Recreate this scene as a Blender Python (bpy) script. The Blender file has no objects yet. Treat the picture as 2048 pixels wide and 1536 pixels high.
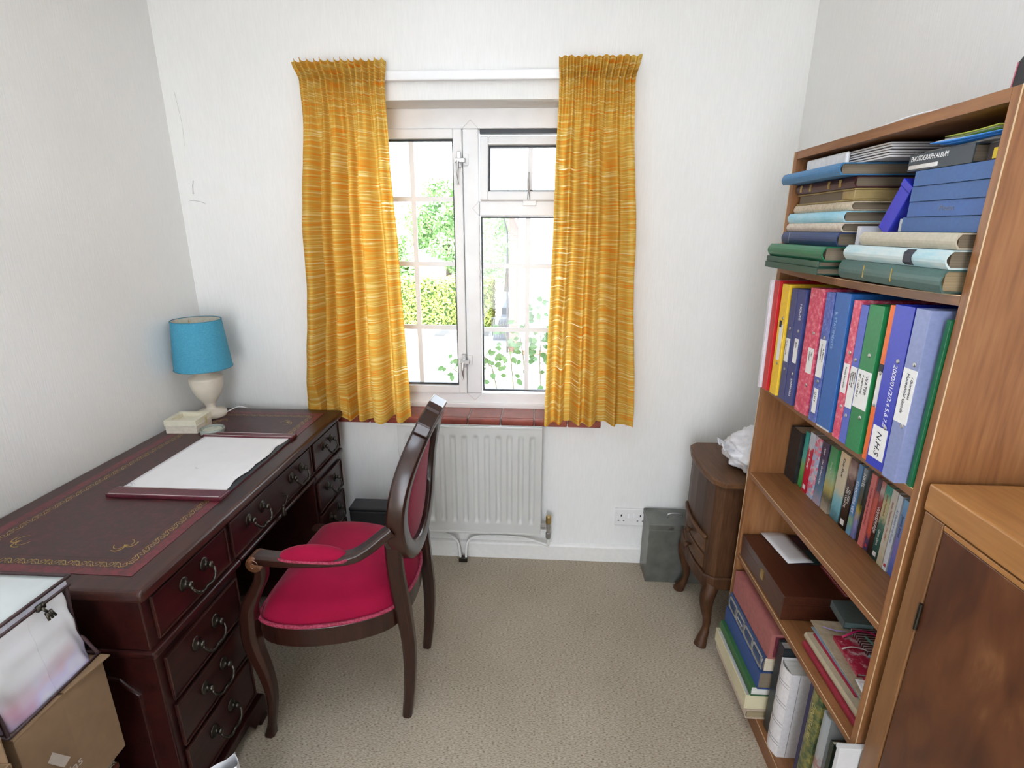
import bpy, bmesh, math, random
from mathutils import Vector, Matrix, Euler, noise
random.seed(7)
SC = bpy.context.scene
COL = SC.collection
PI = math.pi

# ------------------------------------------------------------------ camera
cam_d = bpy.data.cameras.new('camera')
cam = bpy.data.objects.new('camera', cam_d)
COL.objects.link(cam)
cam_d.sensor_width = 36.0
cam_d.sensor_fit = 'HORIZONTAL'
cam_d.lens = 1040.0 / 2048.0 * 36.0
cam_d.clip_start = 0.02
cam_d.clip_end = 300
_p, _y, _r = 0.2916, 0.0557, 0.004
_fwd = Vector((-math.sin(_y) * math.cos(_p), math.cos(_y) * math.cos(_p), -math.sin(_p)))
_rt = Vector((math.cos(_y), math.sin(_y), 0))
_up = _rt.cross(_fwd)
_R = _rt * math.cos(_r) + _up * math.sin(_r)
_U = -_rt * math.sin(_r) + _up * math.cos(_r)
cam.matrix_world = Matrix(((_R.x, _U.x, -_fwd.x, 0), (_R.y, _U.y, -_fwd.y, 0), (_R.z, _U.z, -_fwd.z, 1.5), (0, 0, 0, 1)))
SC.camera = cam

# ------------------------------------------------------------------ world, sun, flash and added fill, exposure
SC.view_settings.view_transform = 'Standard'
SC.view_settings.look = 'None'
SC.view_settings.gamma = 1.0
SC.view_settings.use_curve_mapping = False
SC.view_settings.exposure = 0.0
try:
    SC.cycles.use_denoising = True
    SC.cycles.max_bounces = 8
    SC.cycles.diffuse_bounces = 5
    SC.cycles.transparent_max_bounces = 12
    SC.cycles.sample_clamp_indirect = 6.0
    SC.cycles.caustics_reflective = False
    SC.cycles.caustics_refractive = False
except Exception:
    pass

world = bpy.data.worlds.new('sky')
SC.world = world
world.use_nodes = True
_wn = world.node_tree
_bg = _wn.nodes['Background']
_tc = _wn.nodes.new('ShaderNodeTexCoord')
_sx = _wn.nodes.new('ShaderNodeSeparateXYZ')
_cr = _wn.nodes.new('ShaderNodeValToRGB')
_cr.color_ramp.elements[0].position = 0.0
_cr.color_ramp.elements[0].color = (0.95, 0.97, 1.0, 1)
_cr.color_ramp.elements[1].position = 0.7
_cr.color_ramp.elements[1].color = (0.72, 0.84, 1.0, 1)
_wn.links.new(_tc.outputs['Generated'], _sx.inputs[0])
_wn.links.new(_sx.outputs[2], _cr.inputs[0])
_wn.links.new(_cr.outputs[0], _bg.inputs[0])
_bg.inputs[1].default_value = 9.0

sun_d = bpy.data.lights.new('sun', 'SUN')
sun_d.energy = 19.0
sun_d.angle = math.radians(0.6)
sun_d.color = (1.0, 0.96, 0.88)
sun = bpy.data.objects.new('sun', sun_d)
COL.objects.link(sun)
sun.rotation_euler = Vector((-0.48, 0.38, -0.79)).to_track_quat('-Z', 'Y').to_euler()

def area_light(name, loc, rot, sx, sy, power, color=(1, 1, 1)):
    d = bpy.data.lights.new(name, 'AREA')
    d.shape = 'RECTANGLE'
    d.size, d.size_y = sx, sy
    d.energy = power
    d.color = color
    o = bpy.data.objects.new(name, d)
    COL.objects.link(o)
    o.location = loc
    o.rotation_euler = rot
    return o
portal = area_light('window_portal', (-0.305, 2.40, 1.32), (PI / 2, 0, PI), 1.2, 1.35, 1.0)
portal.rotation_euler = Vector((0, -1, 0)).to_track_quat('-Z', 'Z').to_euler()
portal.data.cycles.is_portal = True
# the photographer's flash, tilted up so that it bounces off the ceiling
flash_d = bpy.data.lights.new('camera_flash', 'SPOT')
flash_d.energy = 545.0
flash_d.spot_size = math.radians(58)
flash_d.spot_blend = 0.7
flash_d.shadow_soft_size = 0.03
flash_d.color = (0.85, 0.965, 1.15)
flash = bpy.data.objects.new('camera_flash', flash_d)
COL.objects.link(flash)
flash.location = (0.02, -0.06, 1.64)
flash.rotation_euler = Vector((-0.10, 0.67, 0.745)).to_track_quat('-Z', 'Y').to_euler()

# unseen area light added behind the camera to brighten the back of the room
added_fill = area_light('added_fill_light', (-0.25, -1.98, 1.25), (PI / 2, 0, PI), 0.95, 1.9, 12.0, (0.86, 0.965, 1.13))
added_fill.rotation_euler = Vector((0, 1, 0)).to_track_quat('-Z', 'Z').to_euler()

# ------------------------------------------------------------------ materials
def new_mat(name):
    m = bpy.data.materials.new(name)
    m.use_nodes = True
    nt = m.node_tree
    b = nt.nodes['Principled BSDF']
    return m, nt, b

def setin(b, names, v):
    for n in names if isinstance(names, (list, tuple)) else [names]:
        if n in b.inputs:
            b.inputs[n].default_value = v
            return

_plain = {}
def plain(name, col, rough=0.5, metal=0.0, spec=0.5, var=0.12, scale=60.0, bump=0.0, coat=0.0, sheen=0.0):
    """one colour with a fine procedural mottle"""
    key = (name,)
    if key in _plain:
        return _plain[key]
    m, nt, b = new_mat(name)
    N, L = nt.nodes, nt.links
    tc = N.new('ShaderNodeTexCoord')
    nz = N.new('ShaderNodeTexNoise')
    nz.inputs['Scale'].default_value = scale
    nz.inputs['Detail'].default_value = 4
    L.new(tc.outputs['Object'], nz.inputs['Vector'])
    cr = N.new('ShaderNodeValToRGB')
    cr.color_ramp.elements[0].position = 0.3
    cr.color_ramp.elements[1].position = 0.7
    cr.color_ramp.elements[0].color = tuple(c * (1 - var) for c in col) + (1,)
    cr.color_ramp.elements[1].color = tuple(min(1, c * (1 + var)) for c in col) + (1,)
    L.new(nz.outputs['Fac'], cr.inputs[0])
    L.new(cr.outputs[0], b.inputs['Base Color'])
    b.inputs['Roughness'].default_value = rough
    b.inputs['Metallic'].default_value = metal
    setin(b, ['Specular IOR Level', 'Specular'], spec)
    if coat:
        setin(b, 'Coat Weight', coat)
        setin(b, 'Coat Roughness', 0.12)
    if sheen:
        setin(b, 'Sheen Weight', sheen)
        setin(b, 'Sheen Roughness', 0.4)
    if bump:
        bp = N.new('ShaderNodeBump')
        bp.inputs['Strength'].default_value = bump
        bp.inputs['Distance'].default_value = 0.002
        L.new(nz.outputs['Fac'], bp.inputs['Height'])
        L.new(bp.outputs[0], b.inputs['Normal'])
    _plain[key] = m
    return m

def ramp(N, stops):
    cr = N.new('ShaderNodeValToRGB')
    e = cr.color_ramp.elements
    e[0].position, e[0].color = stops[0][0], tuple(stops[0][1]) + (1,)
    e[1].position, e[1].color = stops[-1][0], tuple(stops[-1][1]) + (1,)
    for p, c in stops[1:-1]:
        x = e.new(p)
        x.color = tuple(c) + (1,)
    return cr

def wood(name, dark, light, axis='Z', scale=1.0, rough=0.35, coat=0.0, bump=0.05, streak=9.0, spec=0.5):
    m, nt, b = new_mat(name)
    N, L = nt.nodes, nt.links
    tc = N.new('ShaderNodeTexCoord')
    mp = N.new('ShaderNodeMapping')
    s = {'X': (1.2, 14, 14), 'Y': (14, 1.2, 14), 'Z': (14, 14, 1.2)}[axis]
    mp.inputs['Scale'].default_value = tuple(v * scale for v in s)
    L.new(tc.outputs['Object'], mp.inputs['Vector'])
    n1 = N.new('ShaderNodeTexNoise')
    n1.inputs['Scale'].default_value = 1.6
    n1.inputs['Detail'].default_value = 6
    n1.inputs['Distortion'].default_value = 0.6
    L.new(mp.outputs[0], n1.inputs['Vector'])
    n2 = N.new('ShaderNodeTexNoise')
    n2.inputs['Scale'].default_value = streak
    n2.inputs['Detail'].default_value = 3
    L.new(mp.outputs[0], n2.inputs['Vector'])
    mx = N.new('ShaderNodeMath')
    mx.operation = 'MULTIPLY_ADD'
    mx.inputs[1].default_value = 0.45
    L.new(n2.outputs['Fac'], mx.inputs[0])
    ml = N.new('ShaderNodeMath')
    ml.operation = 'MULTIPLY'
    ml.inputs[1].default_value = 0.6
    L.new(n1.outputs['Fac'], ml.inputs[0])
    L.new(ml.outputs[0], mx.inputs[2])
    mid = tuple((a + c) / 2 for a, c in zip(dark, light))
    cr = ramp(N, [(0.36, dark), (0.52, mid), (0.68, light)])
    L.new(mx.outputs[0], cr.inputs[0])
    L.new(cr.outputs[0], b.inputs['Base Color'])
    b.inputs['Roughness'].default_value = rough
    setin(b, ['Specular IOR Level', 'Specular'], spec)
    if coat:
        setin(b, 'Coat Weight', coat)
        setin(b, 'Coat Roughness', 0.15)
    if bump:
        bp = N.new('ShaderNodeBump')
        bp.inputs['Strength'].default_value = bump
        bp.inputs['Distance'].default_value = 0.001
        L.new(mx.outputs[0], bp.inputs['Height'])
        L.new(bp.outputs[0], b.inputs['Normal'])
    return m

# wallpaper: off-white, fine vertical ribs, faint blotches
def wallpaper(name, axis):
    m, nt, b = new_mat(name)
    N, L = nt.nodes, nt.links
    tc = N.new('ShaderNodeTexCoord')
    mp = N.new('ShaderNodeMapping')
    mp.inputs['Scale'].default_value = (260, 260, 20)
    L.new(tc.outputs['Object'], mp.inputs['Vector'])
    rib = N.new('ShaderNodeTexNoise')
    rib.inputs['Scale'].default_value = 1.0
    rib.inputs['Detail'].default_value = 2
    L.new(mp.outputs[0], rib.inputs['Vector'])
    bl = N.new('ShaderNodeTexNoise')
    bl.inputs['Scale'].default_value = 1.3
    bl.inputs['Detail'].default_value = 5
    L.new(tc.outputs['Object'], bl.inputs['Vector'])
    c1 = ramp(N, [(0.3, (0.79, 0.785, 0.765)), (0.7, (0.845, 0.842, 0.825))])
    L.new(bl.outputs['Fac'], c1.inputs[0])
    c2 = ramp(N, [(0.35, (0.93, 0.93, 0.92)), (0.65, (1.0, 1.0, 1.0))])
    L.new(rib.outputs['Fac'], c2.inputs[0])
    mx = N.new('ShaderNodeMixRGB')
    mx.blend_type = 'MULTIPLY'
    mx.inputs[0].default_value = 0.45
    L.new(c1.outputs[0], mx.inputs[1])
    L.new(c2.outputs[0], mx.inputs[2])
    L.new(mx.outputs[0], b.inputs['Base Color'])
    b.inputs['Roughness'].default_value = 0.75
    setin(b, ['Specular IOR Level', 'Specular'], 0.25)
    bp = N.new('ShaderNodeBump')
    bp.inputs['Strength'].default_value = 0.25
    bp.inputs['Distance'].default_value = 0.002
    L.new(rib.outputs['Fac'], bp.inputs['Height'])
    L.new(bp.outputs[0], b.inputs['Normal'])
    return m

def carpet_mat():
    m, nt, b = new_mat('carpet')
    N, L = nt.nodes, nt.links
    tc = N.new('ShaderNodeTexCoord')
    mp = N.new('ShaderNodeMapping')
    mp.inputs['Scale'].default_value = (120, 420, 60)
    L.new(tc.outputs['Object'], mp.inputs['Vector'])
    n1 = N.new('ShaderNodeTexNoise')
    n1.inputs['Scale'].default_value = 1.0
    n1.inputs['Detail'].default_value = 5
    L.new(mp.outputs[0], n1.inputs['Vector'])
    cr = ramp(N, [(0.30, (0.13, 0.095, 0.065)), (0.44, (0.355, 0.295, 0.220)), (0.58, (0.455, 0.39, 0.31)), (0.75, (0.56, 0.50, 0.42))])
    L.new(n1.outputs['Fac'], cr.inputs[0])
    n2 = N.new('ShaderNodeTexNoise')
    n2.inputs['Scale'].default_value = 2.2
    n2.inputs['Detail'].default_value = 4
    L.new(tc.outputs['Object'], n2.inputs['Vector'])
    c2 = ramp(N, [(0.3, (0.86, 0.85, 0.83)), (0.65, (1, 1, 1))])
    L.new(n2.outputs['Fac'], c2.inputs[0])
    mx = N.new('ShaderNodeMixRGB')
    mx.blend_type = 'MULTIPLY'
    mx.inputs[0].default_value = 1.0
    L.new(cr.outputs[0], mx.inputs[1])
    L.new(c2.outputs[0], mx.inputs[2])
    L.new(mx.outputs[0], b.inputs['Base Color'])
    b.inputs['Roughness'].default_value = 0.95
    setin(b, ['Specular IOR Level', 'Specular'], 0.1)
    bp = N.new('ShaderNodeBump')
    bp.inputs['Strength'].default_value = 0.16
    bp.inputs['Distance'].default_value = 0.004
    L.new(n1.outputs['Fac'], bp.inputs['Height'])
    L.new(bp.outputs[0], b.inputs['Normal'])
    return m

def curtain_mat():
    m, nt, b = new_mat('slub_weave')
    N, L = nt.nodes, nt.links
    tc = N.new('ShaderNodeTexCoord')
    mp = N.new('ShaderNodeMapping')
    mp.inputs['Scale'].default_value = (5.0, 5.0, 190)
    L.new(tc.outputs['UV'], mp.inputs['Vector'])
    n1 = N.new('ShaderNodeTexNoise')
    n1.inputs['Scale'].default_value = 1.0
    n1.inputs['Detail'].default_value = 3
    mp2 = N.new('ShaderNodeMapping')
    mp2.inputs['Scale'].default_value = (3.6, 250, 1)
    L.new(tc.outputs['UV'], mp2.inputs['Vector'])
    L.new(mp2.outputs[0], n1.inputs['Vector'])
    cr = ramp(N, [(0.30, (0.74, 0.22, 0.015)), (0.41, (0.70, 0.34, 0.045)), (0.50, (0.60, 0.37, 0.070)), (0.60, (0.74, 0.52, 0.14)), (0.74, (0.88, 0.76, 0.48))])
    L.new(n1.outputs['Fac'], cr.inputs[0])
    df = N.new('ShaderNodeBsdfDiffuse')
    tl = N.new('ShaderNodeBsdfTranslucent')
    L.new(cr.outputs[0], df.inputs[0])
    L.new(cr.outputs[0], tl.inputs[0])
    ms = N.new('ShaderNodeMixShader')
    ms.inputs[0].default_value = 0.42
    L.new(df.outputs[0], ms.inputs[1])
    L.new(tl.outputs[0], ms.inputs[2])
    bp = N.new('ShaderNodeBump')
    bp.inputs['Strength'].default_value = 0.5
    bp.inputs['Distance'].default_value = 0.004
    L.new(n1.outputs['Fac'], bp.inputs['Height'])
    L.new(bp.outputs[0], df.inputs['Normal'])
    tr = N.new('ShaderNodeBsdfTransparent')
    tr.inputs[0].default_value = (1.0, 0.93, 0.75, 1)
    op = ramp(N, [(0.62, (0, 0, 0)), (0.80, (0.30, 0.30, 0.30))])
    L.new(n1.outputs['Fac'], op.inputs[0])
    m2 = N.new('ShaderNodeMixShader')
    L.new(op.outputs[0], m2.inputs[0])
    L.new(ms.outputs[0], m2.inputs[1])
    L.new(tr.outputs[0], m2.inputs[2])
    L.new(m2.outputs[0], N['Material Output'].inputs[0])
    return m

def glass_mat():
    m, nt, b = new_mat('window_glass')
    N, L = nt.nodes, nt.links
    tr = N.new('ShaderNodeBsdfTransparent')
    tr.inputs[0].default_value = (0.96, 0.98, 0.98, 1)
    gl = N.new('ShaderNodeBsdfGlossy')
    gl.inputs['Roughness'].default_value = 0.02
    fr = N.new('ShaderNodeFresnel')
    fr.inputs[0].default_value = 1.35
    ms = N.new('ShaderNodeMixShader')
    L.new(fr.outputs[0], ms.inputs[0])
    L.new(tr.outputs[0], ms.inputs[1])
    L.new(gl.outputs[0], ms.inputs[2])
    L.new(ms.outputs[0], N['Material Output'].inputs[0])
    return m

def pattern_mat(name, cols, scale=45.0, rough=0.35, kind='voronoi', base=None):
    """printed cover / marbled board: several colours in irregular patches"""
    m, nt, b = new_mat(name)
    N, L = nt.nodes, nt.links
    tc = N.new('ShaderNodeTexCoord')
    if kind == 'voronoi':
        t = N.new('ShaderNodeTexVoronoi')
        t.inputs['Scale'].default_value = scale
        L.new(tc.outputs['Object'], t.inputs['Vector'])
        sp = N.new('ShaderNodeSeparateColor')
        L.new(t.outputs['Color'], sp.inputs[0])
        fac = sp.outputs[0]
    else:
        t = N.new('ShaderNodeTexNoise')
        t.inputs['Scale'].default_value = scale
        t.inputs['Detail'].default_value = 6
        t.inputs['Roughness'].default_value = 0.7
        if kind == 'streak':
            mp = N.new('ShaderNodeMapping')
            mp.inputs['Scale'].default_value = (1, 1, 0.25)
            L.new(tc.outputs['Object'], mp.inputs['Vector'])
            L.new(mp.outputs[0], t.inputs['Vector'])
        else:
            L.new(tc.outputs['Object'], t.inputs['Vector'])
        fac = t.outputs['Fac']
    n = len(cols)
    lo, hi = (0.0, 1.0) if kind == 'voronoi' else (0.32, 0.68)
    cr = ramp(N, [(lo + (hi - lo) * i / max(1, n - 1), c) for i, c in enumerate(cols)])
    if kind == 'voronoi':
        cr.color_ramp.interpolation = 'CONSTANT'
    L.new(fac, cr.inputs[0])
    L.new(cr.outputs[0], b.inputs['Base Color'])
    b.inputs['Roughness'].default_value = rough
    return m

def bands_mat(name, stops, rough=0.3, noise=0.05):
    """a printed cover whose design runs through several colours from foot to head"""
    m, nt, b = new_mat(name)
    N, L = nt.nodes, nt.links
    tc = N.new('ShaderNodeTexCoord')
    sx = N.new('ShaderNodeSeparateXYZ')
    L.new(tc.outputs['Generated'], sx.inputs[0])
    nz = N.new('ShaderNodeTexNoise')
    nz.inputs['Scale'].default_value = 60
    L.new(tc.outputs['Object'], nz.inputs['Vector'])
    ma = N.new('ShaderNodeMath')
    ma.operation = 'MULTIPLY_ADD'
    ma.inputs[1].default_value = noise * 4
    L.new(nz.outputs['Fac'], ma.inputs[0])
    sb = N.new('ShaderNodeMath')
    sb.operation = 'SUBTRACT'
    sb.inputs[1].default_value = noise * 2
    L.new(sx.outputs[2], sb.inputs[0])
    L.new(sb.outputs[0], ma.inputs[2])
    cr = ramp(N, stops)
    L.new(ma.outputs[0], cr.inputs[0])
    L.new(cr.outputs[0], b.inputs['Base Color'])
    b.inputs['Roughness'].default_value = rough
    return m

def pages_mat(name, col, axis=1):
    m, nt, b = new_mat(name)
    N, L = nt.nodes, nt.links
    tc = N.new('ShaderNodeTexCoord')
    mp = N.new('ShaderNodeMapping')
    sc = [3, 3, 3]
    sc[axis] = 900
    mp.inputs['Scale'].default_value = sc
    L.new(tc.outputs['Object'], mp.inputs['Vector'])
    nz = N.new('ShaderNodeTexNoise')
    nz.inputs['Scale'].default_value = 1.0
    L.new(mp.outputs[0], nz.inputs['Vector'])
    cr = ramp(N, [(0.3, tuple(c * 0.6 for c in col)), (0.6, col)])
    L.new(nz.outputs['Fac'], cr.inputs[0])
    L.new(cr.outputs[0], b.inputs['Base Color'])
    b.inputs['Roughness'].default_value = 0.85
    return m

# ------------------------------------------------------------------ mesh helpers
class MB:
    def __init__(s):
        s.bm = bmesh.new()
    def box(s, x0, x1, y0, y1, z0, z1, M=None):
        v = [s.bm.verts.new((x, y, z)) for z in (z0, z1) for y in (y0, y1) for x in (x0, x1)]
        for f in ((0, 2, 3, 1), (4, 5, 7, 6), (0, 1, 5, 4), (2, 6, 7, 3), (0, 4, 6, 2), (1, 3, 7, 5)):
            s.bm.faces.new([v[i] for i in f])
        if M is not None:
            for q in v:
                q.co = M @ q.co
        return s
    def prism(s, pts, axis, a0, a1, M=None):
        """polygon in the two other axes (order x,y,z without axis), extruded along axis"""
        def mk(p, a):
            if axis == 'X': return Vector((a, p[0], p[1]))
            if axis == 'Y': return Vector((p[0], a, p[1]))
            return Vector((p[0], p[1], a))
        A = [s.bm.verts.new(mk(p, a0)) for p in pts]
        B = [s.bm.verts.new(mk(p, a1)) for p in pts]
        n = len(pts)
        s.bm.faces.new(A)
        s.bm.faces.new(list(reversed(B)))
        for i in range(n):
            s.bm.faces.new((A[i], B[i], B[(i + 1) % n], A[(i + 1) % n]))
        if M is not None:
            for q in A + B:
                q.co = M @ q.co
        return s
    def lathe(s, prof, segs=32, c=(0, 0, 0), M=None, cap=True):
        rings = []
        allv = []
        for r, z in prof:
            ring = [s.bm.verts.new((c[0] + r * math.cos(2 * PI * i / segs), c[1] + r * math.sin(2 * PI * i / segs), c[2] + z)) for i in range(segs)]
            rings.append(ring)
            allv += ring
        for a, b in zip(rings, rings[1:]):
            for i in range(segs):
                s.bm.faces.new((a[i], a[(i + 1) % segs], b[(i + 1) % segs], b[i]))
        if cap:
            s.bm.faces.new(list(reversed(rings[0])))
            s.bm.faces.new(rings[-1])
        if M is not None:
            for q in allv:
                q.co = M @ q.co
        return s
    def sweep(s, pts, secs, up=Vector((0, 0, 1)), closed=False, cap=True, M=None):
        """sweep a section (list of (u,v)) along pts; secs: one section or one per point; u along side, v along up'"""
        pts = [Vector(p) for p in pts]
        n = len(pts)
        if not isinstance(secs[0][0], (list, tuple)):
            secs = [secs] * n
        rings = []
        for i, p in enumerate(pts):
            if closed:
                t = pts[(i + 1) % n] - pts[i - 1]
            else:
                t = pts[min(i + 1, n - 1)] - pts[max(i - 1, 0)]
            t.normalize()
            side = t.cross(up)
            if side.length < 1e-4:
                side = t.cross(Vector((0, 1, 0)))
            side.normalize()
            u2 = side.cross(t)
            ring = [s.bm.verts.new(p + side * a + u2 * b) for a, b in secs[i]]
            rings.append(ring)
        k = len(rings[0])
        rng = range(n) if closed else range(n - 1)
        for i in rng:
            a, b = rings[i], rings[(i + 1) % n]
            for j in range(k):
                s.bm.faces.new((a[j], a[(j + 1) % k], b[(j + 1) % k], b[j]))
        if cap and not closed:
            s.bm.faces.new(list(reversed(rings[0])))
            s.bm.faces.new(rings[-1])
        if M is not None:
            for r in rings:
                for q in r:
                    q.co = M @ q.co
        return s
    def tube(s, pts, r, segs=10, closed=False, up=Vector((0, 0, 1)), M=None):
        rs = r if isinstance(r, (list, tuple)) else [r] * len(pts)
        secs = [[(q * math.cos(2 * PI * j / segs), q * math.sin(2 * PI * j / segs)) for j in range(segs)] for q in rs]
        return s.sweep(pts, secs, up=up, closed=closed, M=M)
    def grid(s, fn, nu, nv, uv=False, wrap=False):
        V = [[s.bm.verts.new(fn(i / nu, j / nv)) for j in range(nv + 1)] for i in range(nu + 1)]
        lay = s.bm.loops.layers.uv.verify() if uv else None
        for i in range(nu):
            for j in range(nv):
                f = s.bm.faces.new((V[i][j], V[i + 1][j], V[i + 1][j + 1], V[i][j + 1]))
                if uv:
                    for l, (a, b) in zip(f.loops, ((i, j), (i + 1, j), (i + 1, j + 1), (i, j + 1))):
                        l[lay].uv = (a / nu, b / nv)
        return s
    def ribbon(s, pts, w, z):
        """flat ribbon in the XY plane at height z"""
        P = [Vector((p[0], p[1])) for p in pts]
        L, R = [], []
        for i, p in enumerate(P):
            t = P[min(i + 1, len(P) - 1)] - P[max(i - 1, 0)]
            if t.length < 1e-9:
                t = Vector((1, 0))
            t.normalize()
            nrm = Vector((-t.y, t.x)) * w / 2
            L.append(s.bm.verts.new((p.x + nrm.x, p.y + nrm.y, z)))
            R.append(s.bm.verts.new((p.x - nrm.x, p.y - nrm.y, z)))
        for i in range(len(P) - 1):
            s.bm.faces.new((R[i], R[i + 1], L[i + 1], L[i]))
        return s
    def ball(s, c, rx, ry=None, rz=None, seg=16, rings=10, M=None):
        ry = rx if ry is None else ry
        rz = rx if rz is None else rz
        r = bmesh.ops.create_uvsphere(s.bm, u_segments=seg, v_segments=rings, radius=1.0)
        for v in r['verts']:
            v.co = Vector((c[0] + v.co.x * rx, c[1] + v.co.y * ry, c[2] + v.co.z * rz))
            if M is not None:
                v.co = M @ v.co
        return s

def obj(name, mb, mat, parent=None, smooth=False, bevel=0.0, bseg=2, subsurf=0, loc=None, rot=None, auto=True):
    bm = mb.bm
    bmesh.ops.recalc_face_normals(bm, faces=bm.faces[:])
    me = bpy.data.meshes.new(name)
    bm.to_mesh(me)
    bm.free()
    if smooth:
        me.polygons.foreach_set('use_smooth', [True] * len(me.polygons))
    o = bpy.data.objects.new(name, me)
    COL.objects.link(o)
    if mat is not None:
        me.materials.append(mat)
    if bevel:
        md = o.modifiers.new('edge', 'BEVEL')
        md.width = bevel
        md.segments = bseg
        md.limit_method = 'ANGLE'
        md.angle_limit = math.radians(40)
    if subsurf:
        md = o.modifiers.new('smooth', 'SUBSURF')
        md.levels = subsurf
        md.render_levels = subsurf
    if parent is not None:
        o.parent = parent
    if loc is not None:
        o.location = loc
    if rot is not None:
        o.rotation_euler = rot
    return o

def tag(o, label, cat, group=None):
    o['label'] = label
    o['category'] = cat
    if group:
        o['group'] = group
    return o

def thing(name, label, cat, loc=(0, 0, 0), rot=(0, 0, 0), group=None):
    o = bpy.data.objects.new(name, None)
    o.empty_display_size = 0.05
    COL.objects.link(o)
    o.location = loc
    o.rotation_euler = rot
    return tag(o, label, cat, group)

def struct(name, mb, mat, label, parent=None, **k):
    o = obj(name, mb, mat, parent, **k)
    if parent is None:
        o['kind'] = 'structure'
        o['label'] = label
    return o

def copy_part(o, parent, loc=None):
    c = o.copy()
    COL.objects.link(c)
    c.parent = parent
    if loc is not None:
        c.location = loc
    return c

def catmull(pts, n=8, closed=False):
    P = [Vector(p) for p in pts]
    out = []
    m = len(P)
    for i in range(m if closed else m - 1):
        if closed:
            a, b, c, d = P[i - 1], P[i], P[(i + 1) % m], P[(i + 2) % m]
        else:
            a, b, c, d = P[max(i - 1, 0)], P[i], P[i + 1], P[min(i + 2, m - 1)]
        for k in range(n):
            t = k / n
            out.append(0.5 * ((2 * b) + (c - a) * t + (2 * a - 5 * b + 4 * c - d) * t * t + (3 * b - a - 3 * c + d) * t ** 3))
    if not closed:
        out.append(P[-1])
    return out

def rrect(w, h, r=0.3):
    """rounded rectangular section, full width w and height h"""
    a, b = w / 2, h / 2
    k = min(a, b) * r
    return [(-a + k, -b), (a - k, -b), (a, -b + k), (a, b - k), (a - k, b), (-a + k, b), (-a, b - k), (-a, -b + k)]

def lettering(name, txt, size, parent, origin, xdir, normal, mat, shear=0.0, align='LEFT', squeeze=1.0, space=1.0):
    cu = bpy.data.curves.new(name, 'FONT')
    cu.body = txt
    cu.size = size
    cu.shear = shear
    cu.align_x = align
    cu.align_y = 'CENTER'
    cu.extrude = 0.00015
    cu.space_character = space
    cu.resolution_u = 3
    cu.materials.append(mat)
    o = bpy.data.objects.new(name, cu)
    COL.objects.link(o)
    x = Vector(xdir).normalized()
    z = Vector(normal).normalized()
    y = z.cross(x)
    M = Matrix(((x.x * squeeze, y.x, z.x, origin[0]), (x.y * squeeze, y.y, z.y, origin[1]), (x.z * squeeze, y.z, z.z, origin[2]), (0, 0, 0, 1)))
    o.parent = parent
    o.matrix_local = M
    return o

# shared materials
M_WALL = wallpaper('ribbed_wallpaper', 'X')
M_WHITE = plain('white_gloss_paint', (0.80, 0.79, 0.76), 0.35, var=0.03)
M_UPVC = plain('white_upvc', (0.86, 0.865, 0.875), 0.35, var=0.03, scale=12)
M_CEIL = plain('ceiling_paint', (0.85, 0.845, 0.82), 0.8, var=0.02, scale=8)
M_CARPET = carpet_mat()
M_TEAK = wood('teak_laminate', (0.165, 0.060, 0.019), (0.285, 0.125, 0.045), 'Z', 1.0, 0.42)
M_TEAKY = wood('teak_laminate_shelf', (0.145, 0.052, 0.017), (0.245, 0.105, 0.038), 'Y', 1.0, 0.42)
M_TEAKEDGE = plain('pale_edge_strip', (0.52, 0.36, 0.20), 0.45)
M_MAHOG = wood('mahogany', (0.010, 0.0025, 0.0022), (0.032, 0.0065, 0.005), 'Y', 1.0, 0.32, coat=0.12, spec=0.28)
M_MAHOGTOP = wood('mahogany_top', (0.016, 0.0045, 0.0035), (0.046, 0.013, 0.008), 'Y', 1.0, 0.32, coat=0.08, spec=0.35)
M_CHAIRWOOD = wood('dark_polished_wood', (0.011, 0.0035, 0.0022), (0.030, 0.0085, 0.005), 'Z', 1.2, 0.28, coat=0.2, spec=0.4)
M_BRONZE = plain('antique_brass', (0.055, 0.048, 0.038), 0.32, 0.9)
M_BRASS = plain('worn_brass', (0.50, 0.36, 0.15), 0.35, 0.9)
M_CHROME = plain('dull_chrome', (0.50, 0.50, 0.50), 0.3, 0.9)
M_GLASS = glass_mat()
M_BLACK = plain('black_vinyl', (0.012, 0.012, 0.014), 0.45)
M_GASKET = plain('black_rubber', (0.02, 0.022, 0.026), 0.5)
M_VELVET = plain('crimson_velvet', (0.235, 0.004, 0.028), 0.85, var=0.08, scale=9, spec=0.1, sheen=0.08)
M_BRAID = pattern_mat('crimson_braid', [(0.20, 0.008, 0.03), (0.30, 0.03, 0.07), (0.13, 0.006, 0.02)], 260, 0.8)
M_PAPER = plain('white_paper', (0.80, 0.80, 0.82), 0.7, var=0.02, scale=14)
M_PAGES = pages_mat('cream_pages', (0.62, 0.54, 0.40))
M_PAGESW = pages_mat('white_pages', (0.75, 0.73, 0.68))
M_PAGESD = pages_mat('dark_album_pages', (0.20, 0.155, 0.105))
M_INK = plain('black_ink', (0.02, 0.02, 0.03), 0.6)
M_INKW = plain('white_print', (0.85, 0.85, 0.85), 0.5)
M_GOLD = plain('gold_tooling', (0.40, 0.28, 0.08), 0.4, 0.5)
M_LABEL = plain('paper_label', (0.78, 0.77, 0.75), 0.7, var=0.04)
M_RIVET = plain('steel_rivet', (0.45, 0.45, 0.45), 0.3, 1.0)

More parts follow.
